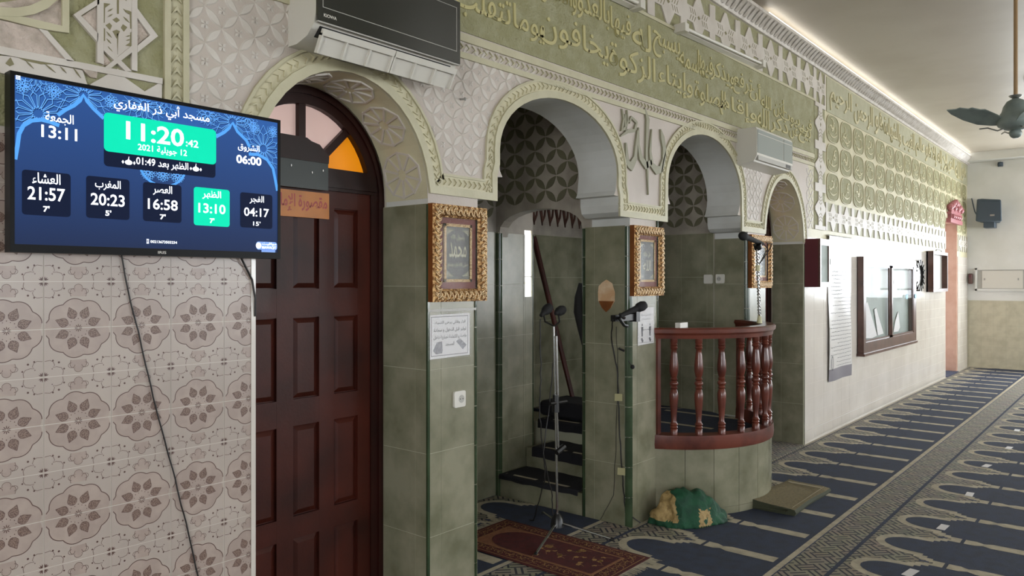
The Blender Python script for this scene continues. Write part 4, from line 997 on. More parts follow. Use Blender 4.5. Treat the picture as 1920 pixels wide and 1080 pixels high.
for a, b, m_ in (((110, 587), (357, 830), 'tv_card'), ((435, 618), (655, 845), 'tv_card'), ((723, 650), (918, 860), 'tv_card'), ((980, 675), (1162, 880), 'tv_green'), ((1215, 702), (1378, 890), 'tv_card')): card(a, b, m_)
mb = MB()
def tt(s_, xl, xr, yl, yr, h=None, bold=.012):   # screen writing measured in the photograph: left end, right end, centre heights
    p, q = C1(xl, yl), C1(xr, yr); vc = (p[1] + q[1]) / 2
    mb = MB(); mb.text(s_, fr, p[0], q[0], vc - h / 2, vc + h / 2, .002, 0, 0, bold) if h else mb.text(s_, fr, p[0], q[0], vc, None, .002, 0, 0, bold)
    t.part('lettering', mb, 'tv_white', scr)
tt('مسجد أبي ذر الغفاري', 575, 1060, 262, 325, .050)
tt('الجمعة', 228, 372, 330, 335, .036); tt('13:11', 208, 390, 395, 412, .038, .015)
tt('11:20', 637, 930, 392, 428, .060, .02); tt(':42', 940, 1003, 455, 460, .025, .015); tt('12 جويلية 2021', 697, 945, 480, 507, .028)
tt('الظهر بعد 01:49', 688, 952, 545, 582, .032, .015); tt('الشروق', 1203, 1312, 480, 482, .030); tt('06:00', 1195, 1322, 538, 545, .032, .03)
tt('العشاء', 162, 305, 636, 636, .034); tt('21:57', 138, 328, 708, 718, .040, .015); tt("7'", 217, 250, 787, 789, .018, .03)
tt('المغرب', 480, 610, 668, 668, .034); tt('20:23', 458, 630, 738, 747, .038, .015); tt("5'", 532, 562, 808, 810, .018, .03)
tt('العصر', 773, 870, 695, 695, .034); tt('16:58', 747, 898, 762, 770, .036, .015); tt("7'", 808, 838, 827, 829, .018, .03)
tt('الظهر', 1023, 1118, 718, 718, .032); tt('13:10', 1003, 1140, 783, 790, .034, .015); tt("7'", 1060, 1084, 847, 848, .018, .03)
tt('الفجر', 1262, 1335, 742, 742, .032); tt('04:17', 1234, 1360, 803, 808, .032, .015); tt("15'", 1280, 1317, 862, 863, .016, .015)
tt('00213673503234', 760, 895, 953, 958, .009, .02)
for x in (650, 990):
    mb = MB()
    p = C1(x, 548 if x < 800 else 582); mb.flat(ell(p[0], p[1] - .003, .012, .008, 14), fr, .002); mb.ribbon([(p[0], p[1], .010), (p[0], p[1] + .010, .002), (p[0] + .001, p[1] + .016, .002)], fr, .002)
    for s in (-1, 1): mb.flat([(p[0] + s * .018, p[1] - .009), (p[0] + s * .022, p[1] - .003), (p[0] + s * .018, p[1] + .003), (p[0] + s * .014, p[1] - .003)], fr, .002)
    t.part('ornament', mb, 'tv_white', scr, kind='stuff')
mb = MB()
p, q = C1(742, 940), C1(752, 963)
for a in ((p[0], p[0] + .0015, q[1], p[1]), (q[0] - .0015, q[0], q[1], p[1]), (p[0], q[0], p[1] - .002, p[1]), (p[0], q[0], q[1], q[1] + .003)): mb.fbox(fr, *a, .001, .002)
p = CL(165, 222)
for k in range(3): mb.fbox(fr, p[0] - .006, p[0] + .006, p[1] - .006 + k * .0045, p[1] - .0035 + k * .0045, .001, .002)
t.part('icon', mb, 'tv_white', scr, kind='stuff')
mb = MB(); (u0, v1), (u1, v0) = C1(1296, 952), C1(1402, 997); mb.flat(rrect(u0, u1, v0, v1, .010), fr, .0012, 0); mb.flat(ell(u0 + .010, (v0 + v1) / 2, .0115, .0115, 16), fr, .0016, 1)
mb.flat(rrect(u0 + .022, u1 - .008, v0 - .010, v0 + .002, .003), fr, .0012, 0)
mb.text('مواقيت', fr, u0 + .024, u1 - .004, (v0 + v1) / 2 + .001, v1 - .002, .002, 0, 1, .01); mb.text('MAWAQIT', fr, u0 + .024, u1 - .004, v0 + .002, (v0 + v1) / 2 - .001, .002, 0, 1, .02)
t.part('logo', mb, ['tv_logo', 'tv_white'], scr)
# its cables
def cable(name, pts, r_, m_, label, cat='cable', group=None, wob=0):
    P = []
    for a, b in zip(pts, pts[1:]):
        for i in range(6): P.append(tuple(a[k] + (b[k] - a[k]) * i / 6 + (random.uniform(-wob, wob) if k < 2 else 0) for k in range(3)))
    P.append(pts[-1]); mb = MB(); mb.tube(P, r_, 6); return build(name, mb, m_, label=label, cat=cat, group=group, smooth=60)
cable('cable', [(*(lambda p: (p[0], 2.615))(W(x, y)), W(x, y)[1]) for x, y in ((222, 470), (240, 560), (262, 650), (288, 762), (320, 880), (345, 980), (368, 1080), (382, 1140))] + [(1.42, 2.6, .06), (1.44, 2.58, .02)], .0026, 'cable', 'long black cable hanging from the television down the flowered tiles', wob=.0012)
cable('cable', [(1.50, 2.60, 1.76), (1.545, 2.612, 1.69), (1.575, 2.615, 1.64), (1.585, 2.61, 1.57), (1.588, 2.615, 1.50)], .004, 'cable', 'short black cable between the television corner and the brown door')

# ------------------------------------------------------------------ air conditioners
t = Thing('air_conditioner', (2.13, 2.54, 2.58), 'air conditioner with black glossy front and open louvres above the door arch', 'air conditioner')
yf = 2.44; xa, xb = 1.742, 2.52; z0_, z1_ = 2.60, 2.93
sp = [(0.0, z1_), (.185, z1_), (.19, z1_ - .02), (.19, z0_ + .085), (.175, z0_ + .03), (.13, z0_ - .01), (.06, z0_ - .03), (0, z0_ - .03)]
mb = MB(); a = [(xa, WY - p, z) for p, z in sp]; b = [(xb, WY - p, z) for p, z in sp]; n = len(sp)
mb.add(a + b, [(i, (i + 1) % n, n + (i + 1) % n, n + i) for i in range(n)] + [tuple(range(n)), tuple(range(n, 2 * n))]); t.part('body', mb, 'plastic', smooth=35)
fr = FW(yf); mb = MB(); mb.fbox(fr, xa - .002, xb + .002, z0_ + .035, z1_ - .01, 0, .012); t.part('front_panel', mb, 'ac_black')
mb = MB(); mb.fbox(fr, xa + .02, xb - .02, z0_ + .088, z0_ + .0905, .012, .0125); mb.fbox(fr, xa + .02, xa + .0225, z0_ + .09, z1_ - .04, .012, .0125); mb.fbox(fr, xb - .0225, xb - .02, z0_ + .09, z1_ - .04, .012, .0125); mb.fbox(fr, xa + .02, xb - .02, z1_ - .042, z1_ - .04, .012, .0125)
mb.fbox(fr, xa, xb, z0_ + .028, z0_ + .034, 0, .010); t.part('pinstripe', mb, 'plastic_grey')
mb = MB(); mb.text('KIOWA', fr, xa + .025, xa + .085, z0_ + .053, z0_ + .066, .0125, 0, 0, .02); t.part('lettering', mb, 'plastic')
mb = MB(); mb.box(xa + .03, xb - .03, 2.46, 2.55, z0_ - .01, z0_ + .03); t.part('outlet', mb, 'matt_black')
for k in range(2):
    u0 = xa + .02 + k * (xb - xa - .04) / 2; u1 = u0 + (xb - xa - .05) / 2; mb = MB()
    L = lambda u, v, w_: (u, yf + .045 - v * .55 - w_ * .9, z0_ - .075 + v * 1.0 + w_ * -.3)
    mb.prism([(u0, 0), (u1, 0), (u1, .085), (u0, .085)], L, 0, .006); mb.prism([(u0, .062), (u1, .062), (u1, .085), (u0, .085)], L, 0, .022)
    lv = t.part('louvre', mb, 'plastic')
    for i in range(4):
        u = u0 + (u1 - u0 - .008) * i / 3; mb = MB(); mb.prism([(u, 0), (u + .008, 0), (u + .008, .07), (u, .07)], L, .006, .02); t.part('rib', mb, 'plastic', lv)
t = Thing('air_conditioner', (6.43, 2.54, 2.68), 'white air conditioner with grey glossy front mounted between the last two arches', 'air conditioner')
xa, xb = 6.04, 6.85; z0_, z1_ = 2.62, 2.90; yf = 2.45
sp = [(0.0, z1_), (.17, z1_), (.18, z1_ - .02), (.18, z0_ + .05), (.15, z0_), (0, z0_ - .02)]
mb = MB(); a = [(xa, WY - p, z) for p, z in sp]; b = [(xb, WY - p, z) for p, z in sp]; n = len(sp)
mb.add(a + b, [(i, (i + 1) % n, n + (i + 1) % n, n + i) for i in range(n)] + [tuple(range(n)), tuple(range(n, 2 * n))]); t.part('body', mb, 'plastic', smooth=30)
mb = MB(); fr = FW(yf); mb.fbox(fr, xa + .01, xb - .24, z0_ + .07, z1_ - .02, 0, .004); mb.fbox(fr, xb - .22, xb - .01, z0_ + .07, z1_ - .02, 0, .004); t.part('front_panel', mb, 'plastic_dim')
mb = MB(); mb.fbox(fr, xa + .01, xb - .01, z1_ - .055, z1_ - .05, .004, .006); t.part('pinstripe', mb, 'plastic')
mb = MB(); mb.fbox(fr, xa + .02, xb - .02, z0_ + .012, z0_ + .05, -.02, .004); t.part('louvre', mb, 'plastic_grey')
mb = MB(); mb.fbox(fr, xb - .17, xb - .06, z0_ + .015, z0_ + .045, .004, .006); t.part('display', mb, 'black')

# fluorescent battens on the inscription
for i, (p, q, lab) in enumerate([((4.98, 3.46), (6.42, 3.515), 'white fluorescent batten lamp fixed along the edge of the green inscription'), ((2.95, 3.41), (4.36, 3.455), 'white fluorescent batten lamp nearest the black fronted air conditioner')]):
    t = Thing('tube_lamp', (p[0], 2.58, p[1]), lab, 'lamp', 'tube lamps above the arches')
    mb = MB(); mb.add([(x, y, z + dz) for x, z in (p, q) for y, dz in ((2.615, -.025), (2.615, .03), (2.575, .02), (2.575, -.015))], [(0, 1, 2, 3), (4, 7, 6, 5), (0, 4, 5, 1), (1, 5, 6, 2), (2, 6, 7, 3), (3, 7, 4, 0)]); t.part('batten', mb, 'plastic')
    mb = MB(); mb.tube([(p[0] + .04, 2.555, p[1]), (q[0] - .04, 2.555, q[1])], .013, 10); t.part('tube', mb, 'plastic', smooth=40)
    for x, z in (p, q): mb = MB(); mb.box(x - .03, x + .03, 2.535, 2.63, z - .03, z + .03); t.part('end_cap', mb, 'plastic')
mb = MB(); p = W(863, 186); mb.tube([(p[0], WY, p[1]), (p[0], WY - .03, p[1] - .004)], .005, 8); mb.ball((p[0], WY - .032, p[1] - .004), .008, 8); build('wall_hook', mb, 'steel', label='small metal hook in the white wall left of the mihrab arch', cat='hook', smooth=40)

# ------------------------------------------------------------------ framed calligraphy
def picture(xa, xb, za, zb, label, words, group='gold framed calligraphy on the pillars'):
    t = Thing('framed_calligraphy', ((xa + xb) / 2, 2.61, za), label, 'picture', group); yb = WY - .009; fr = FW(yb); d = .045; b_ = .062
    sides = [((xa, za), (xb, za), (xb - b_, za + b_), (xa + b_, za + b_)), ((xb, za), (xb, zb), (xb - b_, zb - b_), (xb - b_, za + b_)), ((xb, zb), (xa, zb), (xa + b_, zb - b_), (xb - b_, zb - b_)), ((xa, zb), (xa, za), (xa + b_, za + b_), (xa + b_, zb - b_))]
    mb = MB()
    for s_ in sides:
        o1, o2, i2, i1 = [Vector(p) for p in s_]; e = .22
        m1_, m2_ = o1 + (i1 - o1) * .5, o2 + (i2 - o2) * .5
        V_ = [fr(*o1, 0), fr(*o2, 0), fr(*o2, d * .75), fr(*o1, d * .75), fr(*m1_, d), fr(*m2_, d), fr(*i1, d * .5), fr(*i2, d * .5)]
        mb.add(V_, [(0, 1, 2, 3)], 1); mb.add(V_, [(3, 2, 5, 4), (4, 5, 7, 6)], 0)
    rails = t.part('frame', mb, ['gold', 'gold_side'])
    rnd = random.Random(int(xa * 100)); mb = MB()
    for (o1, o2, i2, i1) in sides:
        a = (Vector(o1) + Vector(i1)) / 2; b = (Vector(o2) + Vector(i2)) / 2; n = int((b - a).length / .017); dr_ = (b - a).normalized(); nn = Vector((-dr_.y, dr_.x))
        for i in range(n + 1):
            c = a + (b - a) * i / n; s_ = 1 if i % 2 else -1
            mb.ribbon([(*(c - nn * .02 * s_), .004), (*(c - nn * .006 * s_ + dr_ * .009), .008), (*(c + nn * .010 * s_), .007), (*(c + nn * .02 * s_ - dr_ * .010), .003)], fr, d * .75, d * 1.04)
    t.part('scrollwork', mb, 'gold_thin', rails, kind='stuff')
    mb = MB(); mb.fbox(fr, xa + b_, xb - b_, za + b_, zb - b_, 0, .012); t.part('mount', mb, 'mat_maroon')
    i_ = b_ + .028; u0, u1, v0, v1 = xa + i_, xb - i_ - .01, za + i_ + .005, zb - i_; g = .014
    mb = MB(); mb.fbox(fr, u0, u1, v0, v1, .012, .016); 
    mb.fbox(fr, u0, u0 + g, v0, v1, .016, .022); mb.fbox(fr, u1 - g, u1, v0, v1, .016, .022); mb.fbox(fr, u0, u1, v0, v0 + g, .016, .022); mb.fbox(fr, u0, u1, v1 - g, v1, .016, .022); t.part('inner_frame', mb, 'gold_thin')
    mb = MB(); mb.fbox(fr, u0 + g, u1 - g, v0 + g, v1 - g, .016, .0175); pc_ = t.part('panel', mb, 'picture_black')
    mb = MB(); W_ = u1 - u0; H_ = v1 - v0; cx = (u0 + u1) / 2
    for s_, wr, z0r, z1r in words: mb.text(s_, fr, cx - W_ * wr / 2, cx + W_ * wr / 2, v0 + H_ * z0r, v0 + H_ * z1r, .0178, 0, 0, .005)
    for sx in (-1, 1):
        for sz in (-1, 1):
            ex, ez = cx + sx * (W_ / 2 - .02), (v0 + v1) / 2 + sz * (H_ / 2 - .02)
            for k in range(4): mb.ribbon([(ex - sx * .010 * k, ez, .002), (ex - sx * (.012 * k + .006), ez - sz * (.03 - .006 * k), .004), (ex, ez - sz * (.036 - .008 * k), .002)], fr, .0178)
    t.part('lettering', mb, 'gold_ink', pc_, kind='stuff')
    mb = MB(); mb.fbox(fr, xa + b_, xb - b_, za + b_, zb - b_, .026, .028); t.part('glass', mb, 'glass')
picture(2.500, 2.885, 1.535, 2.005, 'ornate gold framed calligraphy on the green pillar beside the brown door', [('رسول الله', .5, .72, .82), ('محمد', .62, .42, .68), ('صلى الله عليه وسلم', .72, .24, .34)])
picture(4.335, 4.735, 1.535, 2.005, 'ornate gold framed calligraphy on the pillar behind the clamped microphone', [('جل جلاله', .45, .58, .72), ('الله', .5, .26, .52)])
picture(6.27, 6.72, 1.575, 2.035, 'ornate gold framed calligraphy on the pillar behind the pulpit microphone', [('الله', .5, .5, .7), ('رسول الله', .6, .3, .42)])

# notices in plastic sleeves
t = Thing('notice', (2.65, 2.615, 1.26), 'white notice with Arabic text in a plastic sleeve below the gold frame', 'notice'); fr = FW(WY - .010)
(ax, az), (bx, bz) = (2.508, 1.262), (2.788, 1.475)
mb = MB(); mb.prism([(ax, az - .002), (bx, az + .002), (bx, bz), (ax, bz - .003)], fr, 0, .0015); sh = t.part('sheet', mb, 'paper')
mb = MB(); g = .012
for a in ((ax + g, bx - g, az + g, az + g + .0022), (ax + g, bx - g, bz - g - .0022, bz - g), (ax + g, ax + g + .0022, az + g, bz - g), (bx - g - .0022, bx - g, az + g, bz - g)): mb.fbox(fr, *a, .0015, .0018)
for s_, u0, u1, z in (('قرار وقائي يرجى التنبيه،', ax + .035, bx - .03, 1.432), ('توفير قبل الدخول و سجادة', ax + .03, bx - .025, 1.397), ('خاصة و الكمامة اجبارية داخل', ax + .028, bx - .022, 1.362), ('المسجد.', ax + .105, ax + .17, 1.327)):
    mb.text(s_, fr, u0, u1, z - .011, z + .011, .0018, 0, 0, .008)
t.part('lettering', mb, 'ink_dark', sh, kind='stuff')
mb = MB(); mb.prism([(ax + .025, 1.30), (ax + .05, 1.34), (ax + .085, 1.343), (ax + .09, 1.30), (ax + .085, 1.285), (ax + .045, 1.282)], fr, .0015, .0019); mb.prism([(bx - .098, 1.338), (bx - .07, 1.35), (bx - .022, 1.316), (bx - .05, 1.295)], fr, .0015, .0019); t.part('picture', mb, 'photo_grey', sh)
mb = MB(); n = 14
for i in range(n + 1):
    for j in range(6):
        u = ax - .012 + (bx - ax + .02) * i / n; v = az - .006 + (bz - az + .035) * j / 5; mb.v.append(fr(u, v, .005 + .004 * math.sin(i * 2.3 + j) * (j / 5)))
for i in range(n):
    for j in range(5): mb.f.append((i * 6 + j, i * 6 + j + 1, (i + 1) * 6 + j + 1, (i + 1) * 6 + j)); mb.m.append(0)
t.part('sleeve', mb, 'plastic_film', smooth=180)
mb = MB(); mb.fbox(fr, ax - .012, bx + .045, 1.488, 1.500, .004, .006); t.part('tape', mb, 'plastic_grey')
t = Thing('notice', (4.55, 2.615, 1.20), 'white distancing notice with two standing figures on the pillar below the frame', 'notice')
(ax, az), (bx, bz) = (4.435, 1.205), (4.650, 1.455)
mb = MB(); mb.prism([(ax, az - .003), (bx, az + .004), (bx, bz), (ax, bz)], fr, 0, .0015); sh = t.part('sheet', mb, 'paper')
mb = MB(); mb.text('حافظ على مسافة', fr, ax + .04, bx - .04, 1.395, 1.415, .0018, 0, 0, .006); mb.text('التباعد بينكم', fr, ax + .05, bx - .05, 1.368, 1.386, .0018, 0, 0, .006); mb.fbox(fr, ax + .01, bx - .01, az + .012, az + .014, .0015, .0018)
t.part('lettering', mb, 'ink', sh, kind='stuff')
mb = MB()
for x in (ax + .055, bx - .055):
    mb.flat(ell(x, 1.338, .008, .009, 10), fr, .0018); mb.flat([(x - .014, 1.325), (x + .014, 1.325), (x + .014, 1.295), (x + .010, 1.295), (x + .009, 1.26), (x - .009, 1.26), (x - .010, 1.295), (x - .014, 1.295)], fr, .0018)
    mb.flat([(x - .018, 1.245), (x + .002, 1.252), (x + .018, 1.228), (x, 1.218)], fr, .0018)
mb.fbox(fr, ax + .06, bx - .06, 1.303, 1.306, .0015, .0018); t.part('picture', mb, 'ink', sh)
mb = MB(); mb.fbox(fr, ax - .01, bx + .012, az - .006, bz + .03, .004, .005); t.part('sleeve', mb, 'plastic_film')

def socket(x, z, lab, grp=None, two=False, fr=None, base=None, size=.08):
    fr = fr or FW(WY - .008); t_ = Thing('wall_socket' if not two else 'light_switch', base or (x, WY - .01, z), lab, 'socket' if not two else 'switch', grp); h = size / 2
    mb = MB(); mb.prism(rrect(x - h, x + h, z - h, z + h, .010), fr, 0, .012); t_.part('plate', mb, 'plastic', smooth=40)
    mb = MB()
    if two: mb.prism(rrect(x - h * .55, x + h * .55, z - h * .6, z + h * .6, .004), fr, .012, .016); t_.part('rocker', mb, 'plastic')
    else:
        mb.prism(ell(x + .01, z, h * .5, h * .5, 18), fr, .012, .0125); t_.part('cup', mb, 'plastic_grey'); mb = MB()
        for s in (-1, 1): mb.prism(ell(x + .01 + s * .009, z, .003, .003, 8), fr, .0125, .013)
        t_.part('contact', mb, 'black')
socket(2.711, 1.050, 'white square wall socket low on the green pillar beside the door')
socket(2.985, 1.652, 'plain white switch plate on the dark green wall behind the pulpit', None, True, FX(6.272), (6.27, 2.985, 1.65)); socket(2.873, 1.655, 'white socket plate nearest the room on the dark green wall behind the pulpit', None, False, FX(6.272), (6.27, 2.873, 1.65))
# ------------------------------------------------------------------ microphones
def mic(mbk, head, tail, rh=.026, rt=.012):
    h, t_ = Vector(head), Vector(tail); d = (h - t_).normalized(); L = (h - t_).length
    mbk.tube([t_, t_ + d * L * .15, h - d * rh * 1.9], [rt * .8, rt, rt * 1.45], 10)
    mbk.tube([h - d * rh * 1.9, h - d * rh * 1.3, h - d * rh * .3, h + d * rh * .5, h + d * rh * .9], [rt * 1.5, rh, rh * 1.08, rh * .85, rh * .3], 14)
def at(px, py, Y): p = W(px, py, Y); return (p[0], Y, p[1])
t = Thing('clamped_microphone', (4.25, 2.58, 1.38), 'black microphone on a clamp arm at the corner of the second pillar', 'microphone')
mb = MB(); mic(mb, at(1206, 573, 2.46), at(1163, 592, 2.52), .030, .014); t.part('microphone_body', mb, 'matt_black', smooth=50)
mb = MB(); a = at(1150, 597, 2.60); b = at(1186, 594, 2.60); mb.box(a[0], b[0] + .04, 2.585, 2.62, a[2] - .02, a[2] + .02); mb.box(b[0], b[0] + .045, 2.57, 2.625, a[2] - .03, a[2] + .045); t.part('clamp_bar', mb, 'black')
mb = MB(); mb.tube([at(1160, 596, 2.57), at(1170, 610, 2.57), at(1176, 611, 2.60)], .010, 8); mb.tube([at(1170, 596, 2.57), at(1163, 590, 2.54)], .012, 8); t.part('arm', mb, 'black', smooth=40)
cable('cable', [at(1149, 600, 2.60), (4.327, 2.76, 1.25), (4.327, 2.71, 1.02), (4.327, 2.698, .66), (4.327, 2.669, .31), (4.335, 2.655, .10), (4.40, 2.58, .03)], .0045, 'cable', 'thick black cable taped down the side of the second pillar', wob=.003)
cable('cable', [(4.326, 2.72, 1.33), (4.326, 2.705, 1.0), (4.326, 2.725, .5), (4.326, 2.74, .2), (4.30, 2.83, .025)], .002, 'cable', 'thin black wire looping down beside the thick pillar cable', wob=.003)
for (y, z), nm in (((2.700, .86), 'upper'), ((2.678, .37), 'lower')):
    mb = MB(); mb.prism([(y - .03, z - .022), (y + .03, z - .026), (y + .028, z + .022), (y - .03, z + .026)], FX(4.321), 0, .001); build('tape_piece', mb, 'tape', label=nm + ' strip of pale tape holding the cable to the second pillar', cat='tape')
t = Thing('small_microphone', (4.38, 2.58, 1.02), 'tiny round black microphone clipped low on the second pillar corner', 'microphone')
mb = MB(); p = at(1186, 688, 2.58); mb.ball(p, .015, 10); t.part('microphone_body', mb, 'matt_black', smooth=60); mb = MB(); mb.tube([at(1178, 676, 2.60), at(1182, 682, 2.59), p], .003, 6); mb.tube([at(1160, 653, 2.62), at(1170, 658, 2.60)], .008, 6); t.part('clip', mb, 'black')

t = Thing('microphone_stand', (3.949, 2.93, .02), 'chrome two-pole microphone stand standing on the red rug in the mihrab', 'microphone stand')
B = Vector((3.949, 2.93, 0))
mb = MB(); mb.tube([(3.949, 2.93, .10), (3.93, 2.93, .85), at(1038, 612, 2.93)], .0085, 10); t.part('pole', mb, 'chrome', smooth=40)
mb = MB(); mb.tube([at(1046, 745, 2.91), at(1043, 630, 2.91)], .0085, 10); t.part('boom', mb, 'chrome', smooth=40); mb = MB(); mb.tube([at(1044, 770, 2.91), at(1047, 838, 2.91)], .0075, 10); t.part('boom', mb, 'chrome', smooth=40)
mb = MB(); p = at(1042, 755, 2.92); mb.tube([(p[0], 2.92, p[2] - .06), (p[0], 2.92, p[2] + .05)], [.024, .02], 10); mb.tube([(p[0] - .06, 2.92, p[2]), (p[0] + .09, 2.9, p[2] + .0)], .012, 8); t.part('joint', mb, 'black', smooth=40); mb = MB(); p = at(1047, 842, 2.91); mb.tube([(p[0] - .02, 2.91, p[2] - .02), (p[0] + .05, 2.9, p[2] + .01)], .02, 8); t.part('joint', mb, 'black', smooth=40)
mb = MB(); mb.tube([(3.949, 2.93, .13), (3.949, 2.93, .10), (3.949, 2.93, .045)], [.016, .038, .046], 12); t.part('hub', mb, 'black', smooth=40)
for e in ((3.53, 2.775, .022), (4.03, 2.575, .022), (4.18, 3.22, .022)):
    mb = MB(); mb.tube([(B.x + (e[0] - B.x) * .1, B.y + (e[1] - B.y) * .1, .07), e], .008, 8); lg = t.part('leg', mb, 'chrome', smooth=40)
    mb = MB(); v = (Vector(e) - B).normalized() * .02; mb.tube([e, (e[0] + v.x, e[1] + v.y, e[2] - .005)], .011, 8); t.part('rubber_foot', mb, 'rubber', lg)
for i, (h_, t_, nm) in enumerate((((1029, 577, 2.93), (1014, 592, 2.93), 'left'), ((1054, 581, 2.93), (1041, 588, 2.93), 'right'))):
    m_ = Thing('microphone', at(h_[0], h_[1], 2.93), nm + ' one of the two dark microphones on top of the chrome stand', 'microphone')
    mb = MB(); mic(mb, at(*h_), at(*t_), .030, .014); m_.part('microphone_body', mb, 'matt_black', smooth=50); mb = MB(); mb.tube([at(t_[0] + 6, t_[1], 2.93), at(t_[0] + 8, 603, 2.93), at(1040, 612, 2.93)], .006, 6); m_.part('holder', mb, 'black')
cable('cable', [at(1013, 598, 2.95), at(1014, 700, 2.96), at(1012, 780, 2.97), at(1020, 860, 2.98), at(1022, 900, 2.98), (3.98, 3.15, .03), (4.0, 3.2, .02)], .004, 'cable', 'dark cable hanging loose beside the chrome microphone stand', wob=.004)
cable('cable', [at(1045, 620, 2.94), at(1030, 760, 2.97), at(1018, 850, 2.97), at(1035, 930, 2.96), at(1038, 975, 2.95)], .004, 'cable', 'dark cable twisted round the microphone stand pole', wob=.004)

t = Thing('pulpit_microphone', (5.56, 2.2, ZT), 'black microphone on a twisted silver stem above the pulpit rail', 'microphone')
PY = 2.19
mb = MB(); mic(mb, at(1392, 442, PY), at(1430, 457, PY), .030, .015); t.part('microphone_body', mb, 'matt_black', smooth=50)
mb = MB(); mb.tube([at(1420, 458, PY), at(1422, 466, PY)], .03, 10); mb.tube([at(1437, 455, PY), at(1447, 457, PY), at(1443, 468, PY), at(1424, 495, PY)], .004, 6); mb.tube([at(1430, 455, PY), at(1439, 466, PY), at(1430, 484, PY), at(1422, 498, PY)], .004, 6); t.part('holder', mb, 'black', smooth=40)
a, b = Vector(at(1420, 462, PY)), Vector(at(1424, 603, PY)); mb = MB(); mb.tube([a, b], .008, 8)
for s_ in (0, math.pi): mb.tube([tuple(a + (b - a) * (i / 90) + Vector((math.cos(i * .85 + s_), math.sin(i * .85 + s_), 0)) * .009) for i in range(91)], .0045, 5)
t.part('stem', mb, 'chrome', smooth=50)
mb = MB(); mb.tube([at(1421, 497, PY), at(1421, 508, PY)], .018, 8); t.part('sleeve', mb, 'tape', smooth=40); mb = MB(); mb.tube([at(1424, 590, PY), at(1424, 606, PY)], [.012, .022], 8); t.part('sleeve', mb, 'tape', smooth=40)
mb = MB(); p = W(1250, 606, 2.50); mb.box(4.77, 4.88, 2.48, 2.52, ZT, ZT + .035); build('junction_box', mb, 'plastic', label='small white plastic box on the left end of the pulpit rail', cat='box')

# ------------------------------------------------------------------ rugs and cloth on the floor
t = Thing('prayer_rug', (3.64, 2.77, .012), 'red patterned prayer rug with a cream fringe under the microphone stand', 'rug'); zz = .0155
xa, xb, ya, yb = 3.36, 3.92, 2.23, 3.34
mb = MB(); mb.box(xa, xb, ya, yb, .0125, zz, 0); f = FF(zz)
R4 = lambda i, k, mi: mb.flat([(xa + i, ya + i), (xb - i, ya + i), (xb - i, yb - i), (xa + i, yb - i)], f, .0004 * k, mi)
R4(.022, 1, 3); R4(.026, 2, 0); R4(.108, 3, 3); R4(.112, 4, 1)
cx = (xa + xb) / 2
niche = [(cx - .155, ya + .125)] + [(cx - .155, yb - .36)] + [(cx - .155 + .155 * (1 - math.cos(R(a))), yb - .36 + .20 * math.sin(R(a))) for a in range(15, 91, 15)] + [(cx + .155 * math.sin(R(a)), yb - .36 + .20 * math.cos(R(a))) for a in range(15, 91, 15)] + [(cx + .155, ya + .125)]
mb.flat(niche, f, .0025, 0); t.part('pile', mb, ['rug_red', 'rug_tan', 'rug_deep', 'rug_gold'])
mb = MB(); rnd = random.Random(3)
def scroll(x, y, s_, a):
    mb.ribbon([(x + s_ * (1 - i / 11) * math.cos(a + i * .6), y + s_ * (1 - i / 11) * math.sin(a + i * .6), .0035) for i in range(10)], f, .0030)
for i in range(46):
    y = ya + .06 + i * (yb - ya - .12) / 45
    for x in (xa + .068, xb - .068): scroll(x + .012 * (1 if i % 2 else -1), y, .026, i * 1.7)
for i in range(18):
    x = xa + .10 + i * (xb - xa - .2) / 17
    for y in (ya + .068, yb - .068): scroll(x, y + .012 * (1 if i % 2 else -1), .026, i * 1.7)
for i in range(26):
    x, y = rnd.uniform(cx - .12, cx + .12), rnd.uniform(ya + .16, yb - .5); big = i % 3
    for k in range(5 if big else 3): an = k * 1.25 + i; mb.flat(ell(x + .009 * math.cos(an), y + .009 * math.sin(an), .008, .006, 7), f, .0031)
    mb.ribbon([(x + .05 * t_ * math.cos(i), y + .05 * t_ * math.sin(i) + .01 * math.sin(t_ * 5), .0025) for t_ in (0, .3, .6, 1)], f, .003)
t.part('scroll_pattern', mb, 'rug_gold', kind='stuff')
mb = MB()
for i in range(90):
    x = xa + .004 + i * (xb - xa - .008) / 89; l_ = rnd.uniform(.045, .075); dx = rnd.uniform(-.01, .012)
    mb.add([(x, ya, .014), (x + .005, ya, .014), (x + .005 + dx, ya - l_, .0118), (x + dx, ya - l_, .0118)], [(0, 1, 2, 3)]); mb.add([(x, yb, .014), (x + .005, yb, .014), (x + .005 + dx, yb + l_, .013), (x + dx, yb + l_, .013)], [(0, 1, 2, 3)])
t.part('fringe', mb, 'carpet_cream', kind='stuff')

t = Thing('folded_rug', (5.62, 2.0, .012), 'folded olive brown rug lying on the blue carpet beside the pulpit drum', 'rug')
c0 = Vector((5.25, 2.02)); c1 = Vector((6.02, 2.03)); n = 18
cs = [(-.155, .0), (-.165, .018), (-.155, .036), (-.10, .044), (.0, .046), (.10, .052), (.150, .060), (.172, .044), (.168, .018), (.15, .0)]
mb = MB(); nn_ = len(cs)
for i in range(n + 1):
    s_ = i / n; c = c0 + (c1 - c0) * s_
    for y, z in cs: mb.v.append((c.x + y * -.04, c.y + y + .006 * math.sin(s_ * 5), .0125 + z * (1 + .15 * math.sin(s_ * 3 + 1)) + .002 * math.sin(s_ * 9 + y * 20)))
for i in range(n):
    for k in range(nn_): mb.f.append((i * nn_ + k, i * nn_ + (k + 1) % nn_, (i + 1) * nn_ + (k + 1) % nn_, (i + 1) * nn_ + k)); mb.m.append(1 if k in (6, 7, 8, 0, 1) else 0)
mb.f += [tuple(range(nn_)), tuple(n * nn_ + k for k in range(nn_))]; mb.m += [1, 1]
